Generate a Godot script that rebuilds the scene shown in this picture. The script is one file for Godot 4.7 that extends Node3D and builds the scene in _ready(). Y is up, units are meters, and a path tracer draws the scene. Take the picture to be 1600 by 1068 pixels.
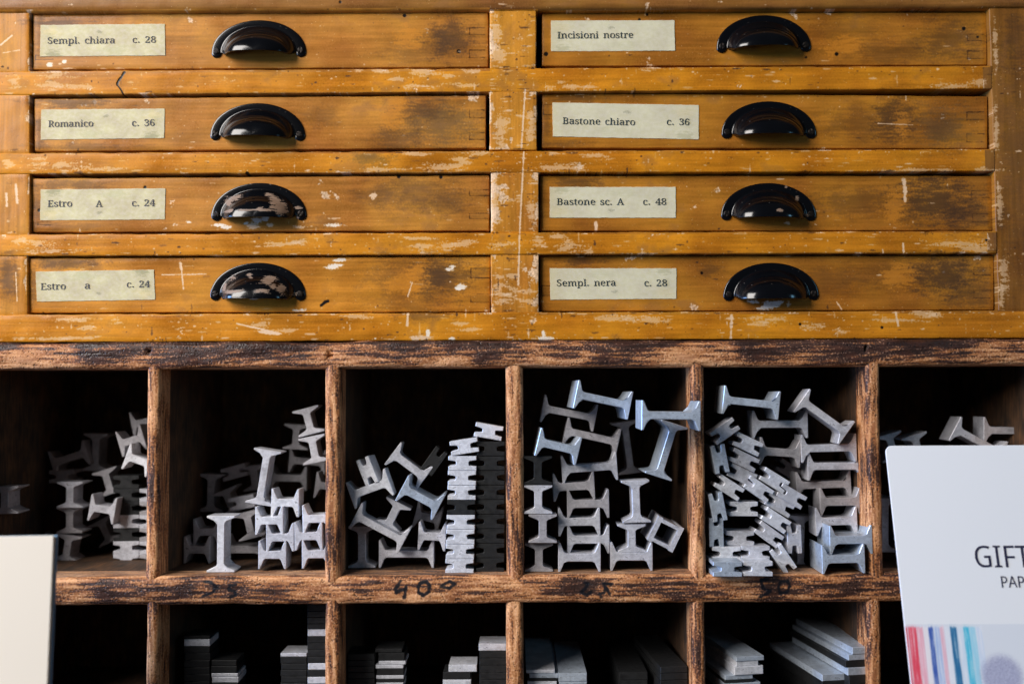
extends Node3D

# ---------------------------------------------------------------- view
# The photograph is 1600 x 1068 pixels; at() turns one of its pixels into the
# point where that line of sight meets the upright plane z (metres).
const FPX := 1570.0
const MM := 0.0006
var cam_pos := Vector3.ZERO
var cam_basis := Basis.IDENTITY
var names := {}

func at(px: float, py: float, z := 0.0) -> Vector3:
	var d: Vector3 = cam_basis * Vector3(px - 800.0, 534.0 - py, -FPX)
	return cam_pos + d * ((z - cam_pos.z) / d.z)

func ortho(px: float, py: float) -> Vector2:
	var p := at(px, py, 0.0)
	return Vector2(800.0 + p.x / MM, 534.0 - p.y / MM)

# ---------------------------------------------------------------- helpers
func numbered(called: String) -> String:
	var n: int = names.get(called, 0)
	names[called] = n + 1
	return called if n == 0 else "%s_%03d" % [called, n]

func tag(o: Node, label: String, category: String, group := "") -> void:
	o.set_meta("label", label)
	o.set_meta("category", category)
	if group != "":
		o.set_meta("group", group)

func thing(called: String, where: Vector3, label: String, category: String, group := "") -> Node3D:
	var o := Node3D.new()
	o.name = numbered(called)
	add_child(o)
	o.position = where
	tag(o, label, category, group)
	return o

func put(parent: Node, called: String, m: Mesh, mat: Material = null, where := Vector3.ZERO) -> MeshInstance3D:
	var o := MeshInstance3D.new()
	o.name = called
	o.mesh = m
	if mat:
		o.material_override = mat
	parent.add_child(o, true)
	o.position = where
	return o

func grid(pts: Array, uvs: Array, off := Vector3.ZERO) -> ArrayMesh:
	# pts[j][i]: rows upward, columns to the right as seen from the front
	var st := SurfaceTool.new()
	st.begin(Mesh.PRIMITIVE_TRIANGLES)
	var nj := pts.size()
	var ni: int = pts[0].size()
	for j in nj:
		for i in ni:
			st.set_uv(uvs[j][i])
			st.add_vertex(pts[j][i] - off)
	for j in nj - 1:
		for i in ni - 1:
			var a := j * ni + i
			var b := a + ni
			st.add_index(a); st.add_index(b); st.add_index(b + 1)
			st.add_index(a); st.add_index(b + 1); st.add_index(a + 1)
	st.generate_normals()
	return st.commit()

func flat(st: SurfaceTool, a: Vector3, b: Vector3, c: Vector3) -> void:
	var n := (c - a).cross(b - a).normalized()
	for p in [a, b, c]:
		st.set_normal(n)
		st.set_uv(Vector2(p.x, p.y) * 20.0)
		st.add_vertex(p)

func quad(st: SurfaceTool, a: Vector3, b: Vector3, c: Vector3, d: Vector3) -> void:
	flat(st, a, b, c)
	flat(st, a, c, d)

func prism(poly: PackedVector2Array, length: float, cham: float) -> ArrayMesh:
	# outline in x,y (counter-clockwise seen from the front), front face at z = 0, body runs back
	var st := SurfaceTool.new()
	st.begin(Mesh.PRIMITIVE_TRIANGLES)
	var n := poly.size()
	var inner := PackedVector2Array()
	for i in n:
		var p := poly[i]
		var d0 := (p - poly[(i + n - 1) % n]).normalized()
		var d1 := (poly[(i + 1) % n] - p).normalized()
		var n0 := Vector2(-d0.y, d0.x)
		var n1 := Vector2(-d1.y, d1.x)
		var m := (n0 + n1)
		m = m / maxf(m.length_squared() * 0.5, 0.35)
		inner.append(p + m * cham)
	var idx := Geometry2D.triangulate_polygon(inner)
	for k in range(0, idx.size(), 3):
		var a := inner[idx[k]]
		var b := inner[idx[k + 1]]
		var c := inner[idx[k + 2]]
		if (b - a).cross(c - a) > 0.0:
			var t := b
			b = c
			c = t
		flat(st, Vector3(a.x, a.y, 0), Vector3(b.x, b.y, 0), Vector3(c.x, c.y, 0))
		flat(st, Vector3(a.x, a.y, -length), Vector3(c.x, c.y, -length), Vector3(b.x, b.y, -length))
	for i in n:
		var j := (i + 1) % n
		var f0 := Vector3(inner[i].x, inner[i].y, 0)
		var f1 := Vector3(inner[j].x, inner[j].y, 0)
		var m0 := Vector3(poly[i].x, poly[i].y, -cham)
		var m1 := Vector3(poly[j].x, poly[j].y, -cham)
		var k0 := Vector3(inner[i].x, inner[i].y, -length)
		var k1 := Vector3(inner[j].x, inner[j].y, -length)
		quad(st, m0, f0, f1, m1)
		quad(st, k0, m0, m1, k1)
	return st.commit()

func sm(a: float, b: float, x: float) -> float:
	var t := clampf((x - a) / (b - a), 0.0, 1.0)
	return t * t * (3.0 - 2.0 * t)

func noise(seed_: int, freq: float, oct := 4) -> FastNoiseLite:
	var f := FastNoiseLite.new()
	f.seed = seed_
	f.noise_type = FastNoiseLite.TYPE_SIMPLEX_SMOOTH
	f.frequency = freq
	f.fractal_octaves = oct
	return f

func bytes_of(f: FastNoiseLite, w: int, h: int, W := 1024, H := 1024) -> PackedByteArray:
	var im := f.get_seamless_image(w, h)
	im.convert(Image.FORMAT_L8)
	if w != W or h != H:
		im.resize(W, H, Image.INTERPOLATE_CUBIC)
	return im.get_data()

# ---------------------------------------------------------------- painted textures
# One sheet for the varnished drawer cabinet (a texel is one photograph pixel,
# 0.6 mm) and one for the bare, worn wood of the lower shelf.
const AW := 1740
const AH := 640
const AX := 70
const AY := 60
const WW := 1792
const WH := 512
var n_grain: PackedByteArray
var n_blot: PackedByteArray
var n_fine: PackedByteArray
var n_chip: PackedByteArray
var n_tear: PackedByteArray
var col := PackedByteArray()
var hgt := PackedByteArray()
var rgh := PackedByteArray()
var sheet_w := AW
var sheet_h := AH

func make_noises() -> void:
	n_grain = bytes_of(noise(3, 0.045, 4), 128, 1024)
	n_blot = bytes_of(noise(5, 0.012, 4), 512, 512)
	n_fine = bytes_of(noise(7, 0.22, 3), 1024, 1024)
	n_chip = bytes_of(noise(11, 0.035, 5), 768, 1024)
	n_tear = bytes_of(noise(13, 0.05, 5), 300, 1024)

func new_sheet(w: int, h: int) -> void:
	sheet_w = w
	sheet_h = h
	col = PackedByteArray(); col.resize(w * h * 3); col.fill(60)
	hgt = PackedByteArray(); hgt.resize(w * h); hgt.fill(150)
	rgh = PackedByteArray(); rgh.resize(w * h); rgh.fill(110)

# A varnished board: rect in sheet texels, grain along x or y, chips along its edges.
# chips: [top, bottom, left, right] strengths; reach: how far they reach in texels
func varnish(x0: int, y0: int, x1: int, y1: int, upright: bool, base: Color, chips: Array, reach: float, sd: int, wear := 0.0) -> void:
	x0 = maxi(x0, 0); y0 = maxi(y0, 0); x1 = mini(x1, sheet_w); y1 = mini(y1, sheet_h)
	var ox := sd * 173
	var oy := sd * 311
	var kt: float = chips[0]
	var kb: float = chips[1]
	var kl: float = chips[2]
	var kr: float = chips[3]
	var br := base.r * 255.0
	var bg := base.g * 255.0
	var bb := base.b * 255.0
	for y in range(y0, y1):
		var et := kt * exp(-(y - y0) / reach) + kb * exp(-(y1 - 1 - y) / reach)
		for x in range(x0, x1):
			var i := y * sheet_w + x
			var p := ((y + oy) & 1023) * 1024 + ((x + ox) & 1023)
			var q := p
			if upright:
				q = ((x + ox) & 1023) * 1024 + ((y + oy) & 1023)
			var g := (n_grain[q] - 128) / 128.0
			var g2 := (n_grain[((y * 4 + oy) & 1023) * 1024 + ((x + ox * 2) & 1023)] - 128) / 128.0
			if upright:
				g2 = (n_grain[((x * 4 + oy) & 1023) * 1024 + ((y + ox * 2) & 1023)] - 128) / 128.0
			g = g * 0.65 + g2 * 0.6
			var b := (n_blot[p] - 128) / 128.0
			var f := (n_fine[p] - 128) / 128.0
			var c := (n_chip[q] - 128) / 128.0
			var k := 1.0 + 0.15 * g + 0.16 * b + 0.05 * f
			var r_ := br * k
			var g_ := bg * (k + 0.05 * b)
			var b_ := bb * (k - 0.10 * b + 0.10 * g)
			var h := 150.0 + 16.0 * g + 6.0 * f
			var ro := 92.0 + 50.0 * b + 16.0 * f
			# patches of worn, browner finish
			var w := wear + b * 0.7 + c * 0.35 + g * 0.2
			if w > 0.25:
				var a := minf((w - 0.25) * 1.3, 0.42)
				r_ += (126.0 - r_) * a
				g_ += (84.0 - g_) * a
				b_ += (48.0 - b_) * a
				ro += 40.0 * a
			# chips through the varnish
			var e := et + kl * exp(-(x - x0) / reach) + kr * exp(-(x1 - 1 - x) / reach)
			var big := (n_blot[((y + oy * 3) & 1023) * 1024 + ((x * 2 + ox) & 1023)] - 128) / 128.0
			var s := c * 0.75 + f * 0.16 + big * 0.55 + e - 0.75
			if s > 0.0:
				var a := minf(s * 14.0, 1.0)
				var tone := 0.80 + 0.18 * f + 0.13 * g + 0.15 * minf(s * 2.0, 1.0)
				r_ += (236.0 * tone - r_) * a * 0.92
				g_ += (200.0 * tone - g_) * a * 0.92
				b_ += (162.0 * tone - b_) * a * 0.92
				h -= 34.0 * a + 16.0 * f * a
				ro += (205.0 - ro) * a
			# tiny flecks
			var fl := n_fine[((y * 2 + oy * 5) & 1023) * 1024 + ((x + ox * 7) & 1023)]
			if fl > 214:
				var a := minf((fl - 214) / 14.0, 0.8)
				r_ += (218.0 - r_) * a; g_ += (180.0 - g_) * a; b_ += (132.0 - b_) * a
				h -= 14.0 * a
			elif fl < 38:
				var a := minf((38 - fl) / 26.0, 0.55)
				r_ += (52.0 - r_) * a; g_ += (34.0 - g_) * a; b_ += (24.0 - b_) * a
			col[i * 3] = clampi(int(r_), 0, 255)
			col[i * 3 + 1] = clampi(int(g_), 0, 255)
			col[i * 3 + 2] = clampi(int(b_), 0, 255)
			hgt[i] = clampi(int(h), 0, 255)
			rgh[i] = clampi(int(ro), 0, 255)

# a stain, scuff or chip with a ragged outline; rough 0..1 is how ragged, dh its height
func stamp(cx: float, cy: float, rx: float, ry: float, c: Color, strength: float, ragged: float, soft: float, dh := 0.0, sd := 1, ro := -1.0) -> void:
	for y in range(maxi(int(cy - ry * 1.7), 0), mini(int(cy + ry * 1.7) + 1, sheet_h)):
		for x in range(maxi(int(cx - rx * 1.7), 0), mini(int(cx + rx * 1.7) + 1, sheet_w)):
			var dx := (x - cx) / rx
			var dy := (y - cy) / ry
			var d := sqrt(dx * dx + dy * dy)
			var p := ((y + sd * 97) & 1023) * 1024 + ((x + sd * 61) & 1023)
			d += ragged * ((n_chip[p] - 128) / 128.0 * 0.65 + (n_tear[((y * 3 + sd * 31) & 1023) * 1024 + ((x * 2 + sd * 17) & 1023)] - 128) / 128.0 * 0.75 + (n_fine[p] - 128) / 128.0 * 0.6)
			var a := (1.0 - sm(1.0 - soft, 1.0 + soft * 0.2 + 0.04, d)) * strength
			if a <= 0.003:
				continue
			var i := y * sheet_w + x
			col[i * 3] = clampi(int(col[i * 3] + (c.r * 255.0 - col[i * 3]) * a), 0, 255)
			col[i * 3 + 1] = clampi(int(col[i * 3 + 1] + (c.g * 255.0 - col[i * 3 + 1]) * a), 0, 255)
			col[i * 3 + 2] = clampi(int(col[i * 3 + 2] + (c.b * 255.0 - col[i * 3 + 2]) * a), 0, 255)
			hgt[i] = clampi(int(hgt[i] + dh * a), 0, 255)
			if ro >= 0.0:
				rgh[i] = clampi(int(rgh[i] + (ro * 255.0 - rgh[i]) * a), 0, 255)

func stroke(pts: Array, w: float, c: Color, strength: float, ragged: float, dh := 0.0, sd := 1) -> void:
	for k in pts.size() - 1:
		var a: Vector2 = pts[k]
		var b: Vector2 = pts[k + 1]
		var n := maxi(int(a.distance_to(b) / maxf(w * 0.45, 0.7)), 1)
		for t in n + 1:
			var p := a.lerp(b, float(t) / n)
			stamp(p.x, p.y, w, w, c, strength, ragged, 0.5, dh / 3.0, sd)

func sheet_material(rough_k: float, depth_cm: float, spec: float, colour_only := false) -> StandardMaterial3D:
	var m := StandardMaterial3D.new()
	var im := Image.create_from_data(sheet_w, sheet_h, false, Image.FORMAT_RGB8, col)
	m.albedo_texture = ImageTexture.create_from_image(im)
	m.metallic_specular = spec
	m.roughness = rough_k
	if not colour_only:
		m.roughness_texture = ImageTexture.create_from_image(Image.create_from_data(sheet_w, sheet_h, false, Image.FORMAT_L8, rgh))
		m.roughness_texture_channel = BaseMaterial3D.TEXTURE_CHANNEL_GRAYSCALE
		m.heightmap_enabled = true
		m.heightmap_scale = depth_cm
		m.heightmap_texture = ImageTexture.create_from_image(Image.create_from_data(sheet_w, sheet_h, false, Image.FORMAT_L8, hgt))
	return m

# ---------------------------------------------------------------- boards
var edge_noise: FastNoiseLite
var varnish_mat: StandardMaterial3D
var worn_mat: StandardMaterial3D
var inner_mat: StandardMaterial3D

func sheet_uv(x: float, y: float) -> Vector2:
	return Vector2((800.0 + x / MM + AX) / AW, (534.0 - y / MM + AY) / AH)

# corners in photograph pixels on the plane zf: bottom-left, bottom-right, top-left, top-right
func slab_mesh(c: Array, zf: float, depth: float, r: float, amp: float, sd: float, origin: Vector3, zsag := 0.0) -> ArrayMesh:
	var w: float = (c[1] - c[0]).length()
	var h: float = (c[2] - c[0]).length()
	var us := marks(w, r)
	var vs := marks(h, r)
	var pts := []
	var uvs := []
	for j in range(-1, vs.size() + 1):
		var row := []
		var ruv := []
		var v: float = vs[clampi(j, 0, vs.size() - 1)]
		for i in range(-1, us.size() + 1):
			var u: float = us[clampi(i, 0, us.size() - 1)]
			var wall := i < 0 or j < 0 or i >= us.size() or j >= vs.size()
			var ex := maxf(0.0, r - minf(u, w - u))
			var ey := maxf(0.0, r - minf(v, h - v))
			var l := sqrt(ex * ex + ey * ey)
			var uu := u
			var vv := v
			if l > r:
				var k := r / l
				uu = (r - ex * k) if u < w * 0.5 else (w - r + ex * k)
				vv = (r - ey * k) if v < h * 0.5 else (h - r + ey * k)
				if ex <= 0.0: uu = u
				if ey <= 0.0: vv = v
				l = r
			var fu := uu / w
			var fv := vv / h
			var p: Vector2 = c[0].lerp(c[1], fu).lerp(c[2].lerp(c[3], fu), fv)
			var z := zf - (r - sqrt(maxf(r * r - l * l, 0.0)))
			var e := l / r
			var nx := edge_noise.get_noise_3d(p.x * 900.0, p.y * 900.0, sd)
			var ny := edge_noise.get_noise_3d(p.x * 900.0 + 400.0, p.y * 900.0, sd + 31.0)
			p += Vector2(nx, ny) * amp * e
			z += nx * amp * 0.5 * (1.0 - e) + minf(0.0, ny + 0.1) * amp * 2.2 * e * 0.8
			if wall:
				z = zf - depth
			row.append(Vector3(p.x, p.y, z))
			var iu := 0.0
			var iv := 0.0
			if i < 0: iu = 0.006
			if i >= us.size(): iu = -0.006
			if j < 0: iv = 0.006
			if j >= vs.size(): iv = -0.006
			ruv.append(sheet_uv(p.x + iu, p.y + iv))
		pts.append(row)
		uvs.append(ruv)
	return grid(pts, uvs, origin)

func marks(w: float, r: float) -> Array:
	var out := [0.0, r * 0.14, r * 0.5, r]
	var n := maxi(int((w - 2.0 * r) / 0.004), 1)
	for k in range(1, n):
		out.append(r + (w - 2.0 * r) * k / n)
	out.append_array([w - r, w - r * 0.5, w - r * 0.14, w])
	return out

func px_quad(bl: Vector2, br: Vector2, tl: Vector2, tr: Vector2, z: float) -> Array:
	var out := []
	for p in [bl, br, tl, tr]:
		var q := at(p.x, p.y, z)
		out.append(Vector2(q.x, q.y))
	return out

# A board with a rounded nose: runs from a to b (its centre line at the front), thick across,
# depth backwards. across is the unit vector over the thickness. Texture band: row mid texels.
func nosed(a: Vector3, b: Vector3, across: Vector3, thick: float, depth: float, nose: float, amp: float, sd: float, u0: float, vmid: float, holes: Array = []) -> ArrayMesh:
	var along := (b - a).normalized()
	var length := a.distance_to(b)
	var n := maxi(int(length / 0.0013), 8)
	var prof := []  # across, z
	var power := 0.5 if across.y > 0.5 else 0.66
	var back := -depth
	prof.append(Vector2(-thick * 0.5, back))
	prof.append(Vector2(-thick * 0.5, -nose - 0.01))
	for k in 21:
		var t := PI * (float(k) / 20.0 - 0.5)
		var s := sin(t)
		var c := cos(t)
		prof.append(Vector2(signf(s) * pow(absf(s), power) * thick * 0.5, -nose + nose * pow(absf(c), power)))
	prof.append(Vector2(thick * 0.5, -nose - 0.01))
	prof.append(Vector2(thick * 0.5, back))
	var arc := [0.0]
	for k in range(1, prof.size()):
		arc.append(arc[k - 1] + prof[k].distance_to(prof[k - 1]))
	var half: float = arc[prof.size() - 1] * 0.5
	var pts := []
	var uvs := []
	for k in prof.size():
		var row := []
		var ruv := []
		for i in n + 1:
			var l := length * i / n
			var p: Vector3 = a + along * l + across * prof[k].x + Vector3(0, 0, prof[k].y)
			var onnose := 1.0 if k > 1 and k < prof.size() - 2 else (0.0 if k == 0 or k == prof.size() - 1 else 0.4)
			var outw: Vector3 = (across * prof[k].x / (thick * 0.5) * 0.7 + Vector3(0, 0, 0.7 * (1.0 if prof[k].y > -nose else 0.0)))
			var d := edge_noise.get_noise_3d(l * 260.0 + sd * 50.0, arc[k] * 1300.0, sd) * 0.6 + edge_noise.get_noise_3d(l * 900.0, arc[k] * 2600.0, sd + 7.0) * 0.4
			var dent := minf(0.0, edge_noise.get_noise_3d(l * 120.0 + 900.0, arc[k] * 500.0, sd + 3.0) + 0.15)
			p += outw * (d * amp + dent * amp * 2.2) * onnose
			for h in holes:
				var q := Vector2(l - h.x, arc[k] - half - h.y)
				if q.length() < h.z:
					p.z -= 0.007
			row.append(p)
			ruv.append(Vector2((u0 + l / MM) / WW, (vmid - (arc[k] - half) / MM) / WH))
		pts.append(row)
		uvs.append(ruv)
	var mid := (a + b) * 0.5
	if across.y > 0.5:
		return grid(pts, uvs, mid)
	# an upright board: mirror the grid so that its front faces out
	for k in pts.size():
		pts[k].reverse()
		uvs[k].reverse()
	return grid(pts, uvs, mid)

func plank(x0: float, x1: float, y0: float, y1: float, z0: float, z1: float, bev := 0.001) -> ArrayMesh:
	var w := (x1 - x0) * 0.5
	var h := (y1 - y0) * 0.5
	var p := PackedVector2Array([Vector2(-w, -h), Vector2(w, -h), Vector2(w, h), Vector2(-w, h)])
	return prism(p, z1 - z0, bev)

func plank_at(x0: float, x1: float, y0: float, y1: float, z1: float) -> Vector3:
	return Vector3((x0 + x1) * 0.5, (y0 + y1) * 0.5, z1)

# ---------------------------------------------------------------- scene
func _ready() -> void:
	# camera
	cam_basis = Basis(Vector3.RIGHT, deg_to_rad(2.4)) * Basis(Vector3.BACK, deg_to_rad(-0.24))
	cam_pos = cam_basis * Vector3(0, 0, 0.94)
	var cam := Camera3D.new()
	cam.name = "camera"
	add_child(cam)
	cam.transform = Transform3D(cam_basis, cam_pos)
	cam.near = 0.05
	cam.far = 30.0
	var attr := CameraAttributesPhysical.new()
	attr.frustum_focal_length = 35.0
	attr.exposure_aperture = 2.0
	attr.frustum_focus_distance = 0.94
	cam.attributes = attr
	cam.fov = rad_to_deg(2.0 * atan(534.0 / FPX))
	cam.current = true
	# surroundings: a dim room, lit by windows behind and beside the camera
	var env := Environment.new()
	env.background_mode = Environment.BG_COLOR
	env.background_color = Color(0.018, 0.020, 0.024).linear_to_srgb()
	env.tonemap_mode = Environment.TONE_MAPPER_LINEAR
	env.tonemap_exposure = 1.5
	env.sdfgi_enabled = true
	env.ssao_enabled = true
	env.ssil_enabled = true
	var we := WorldEnvironment.new()
	we.environment = env
	add_child(we)
	area("window_light", Vector3(-1.8, 1.2, 1.5), Vector3(0.0, -0.1, 0), Vector2(1.5, 1.5), Color(1.0, 0.975, 0.955), 8.0)
	area("side_window_light", Vector3(-2.6, 0.15, 0.55), Vector3(0.2, -0.15, 0), Vector2(0.7, 1.2), Color(0.56, 0.74, 1.0), 5.2)
	area("far_window_light", Vector3(2.2, 0.6, 2.0), Vector3(0.0, -0.05, 0), Vector2(0.3, 0.8), Color(0.6, 0.85, 1.0), 0.4)

	edge_noise = noise(21, 0.05, 3)
	make_noises()
	paint_cabinet()
	build_cabinet()
	paint_shelf()
	build_shelf()
	build_drawers()
	build_counter()
	make_metal()
	bay_1(); bay_2(); bay_3(); bay_4(); bay_5(); bay_6()
	lower_bays()
	build_cards()

func area(called: String, where: Vector3, to: Vector3, size: Vector2, c: Color, e: float) -> void:
	var l := AreaLight3D.new()
	l.name = called
	add_child(l)
	l.look_at_from_position(where, to, Vector3.UP)
	l.area_size = size
	l.area_normalize_energy = true
	l.light_color = c
	l.light_energy = e
	l.area_range = 8.0
	l.shadow_enabled = true

# ---------------------------------------------------------------- drawer cabinet
const RAILS := [
	[-60.0, 149.0, 1552.0, 138.5, 111.0, 102.0],
	[-60.0, 272.0, 1556.0, 267.5, 239.0, 232.5],
	[-60.0, 400.0, 1559.0, 395.5, 366.0, 360.5],
	[-60.0, 535.0, 1665.0, 527.5, 491.5, 484.5],
]
const MIDS := [[765.0, 838.0, 12.0, 108.0], [765.0, 839.0, 140.0, 235.0], [767.0, 842.0, 266.0, 364.0], [767.0, 842.0, 395.0, 490.0]]
const LEFTS := [[46.0, 14.0, 113.0], [46.0, 147.0, 241.0], [46.5, 270.0, 368.0], [42.5, 398.0, 494.0]]
const DRAWERS := [
	[51.0, 109.0, 763.0, 104.5, 51.0, 21.0, 763.0, 19.5],
	[53.0, 236.5, 759.0, 231.0, 53.0, 154.0, 759.0, 148.5],
	[48.5, 362.5, 764.5, 360.0, 48.5, 278.5, 764.5, 273.5],
	[44.5, 488.5, 766.0, 487.0, 44.5, 403.0, 766.0, 400.5],
	[847.0, 103.0, 1543.0, 101.5, 847.0, 18.5, 1543.0, 19.0],
	[847.0, 231.0, 1544.0, 232.0, 847.0, 145.0, 1544.0, 150.0],
	[844.0, 360.5, 1552.0, 360.0, 844.0, 274.5, 1552.0, 274.5],
	[844.0, 486.0, 1554.0, 484.0, 844.0, 399.0, 1554.0, 399.0],
]

func region(x0: float, y0: float, x1: float, y1: float) -> Array:
	var a := ortho(x0, y0)
	var b := ortho(x1, y1)
	var c := ortho(x0, y1)
	var d := ortho(x1, y0)
	return [int(minf(a.x, c.x)) + AX - 2, int(minf(a.y, d.y)) + AY - 2, int(maxf(b.x, d.x)) + AX + 3, int(maxf(b.y, c.y)) + AY + 3]

func mark(px: float, py: float) -> Vector2:
	return ortho(px, py) + Vector2(AX, AY)

func spot(px: float, py: float, rx: float, ry: float, c: Color, s: float, ragged: float, soft: float, dh := 0.0, sd := 1, ro := -1.0) -> void:
	var p := mark(px, py)
	stamp(p.x, p.y, rx, ry, c, s, ragged, soft, dh, sd, ro)

func line(pts: Array, w: float, c: Color, s: float, ragged: float, dh := 0.0, sd := 1) -> void:
	var out := []
	for k in range(0, pts.size(), 2):
		out.append(mark(pts[k], pts[k + 1]))
	stroke(out, w, c, s, ragged, dh, sd)

func paint_cabinet() -> void:
	new_sheet(AW, AH)
	var rail := Color(0.72, 0.455, 0.095)
	var post := Color(0.70, 0.46, 0.15)
	var front := Color(0.66, 0.435, 0.165)
	var r := region(-70, -60, 1670, 16)
	varnish(r[0], r[1], r[2], r[3], false, Color(0.54, 0.36, 0.16), [0.0, 0.5, 0, 0], 6.0, 41, 0.1)
	for k in 4:
		var q: Array = RAILS[k]
		r = region(-70, minf(q[4], q[5]) - 1, 1670, maxf(q[1], q[3]) + 1)
		varnish(r[0], r[1], r[2], r[3], false, rail, [0.30, 0.52, 0, 0], 6.0, 3 + k * 5, -0.12 if k == 3 else 0.02)
	for k in 4:
		var q: Array = MIDS[k]
		r = region(q[0], q[2] + 6, q[1], q[3] - 5)
		varnish(r[0], r[1], r[2], r[3], true, post, [0.1, 0.2, 1.1, 1.0], 14.0, 50 + k * 7, -0.1)
		q = LEFTS[k]
		r = region(-70, q[1] + 6, q[0], q[2] - 4)
		varnish(r[0], r[1], r[2], r[3], true, post, [0.2, 0.2, 0.0, 0.6], 9.0, 80 + k * 3, 0.05)
	r = region(1547, 14, 1670, 484)
	varnish(r[0], r[1], r[2], r[3], true, Color(0.50, 0.325, 0.12), [0.0, 0.0, 0.62, 0.0], 9.0, 97, 0.22)
	for k in 8:
		var q: Array = DRAWERS[k]
		r = region(q[0], minf(q[5], q[7]), q[2], maxf(q[1], q[3]))
		var f := front
		if k == 3: f = Color(0.70, 0.455, 0.14)
		if k >= 4: f = Color(0.62, 0.40, 0.125)
		varnish(r[0], r[1], r[2], r[3], false, f, [0.25, 0.42, 0.3, 0.2], 3.5, 110 + k * 9, -0.04)
	marks_on_cabinet()
	varnish_mat = sheet_material(1.0, 0.07, 0.3)

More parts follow.
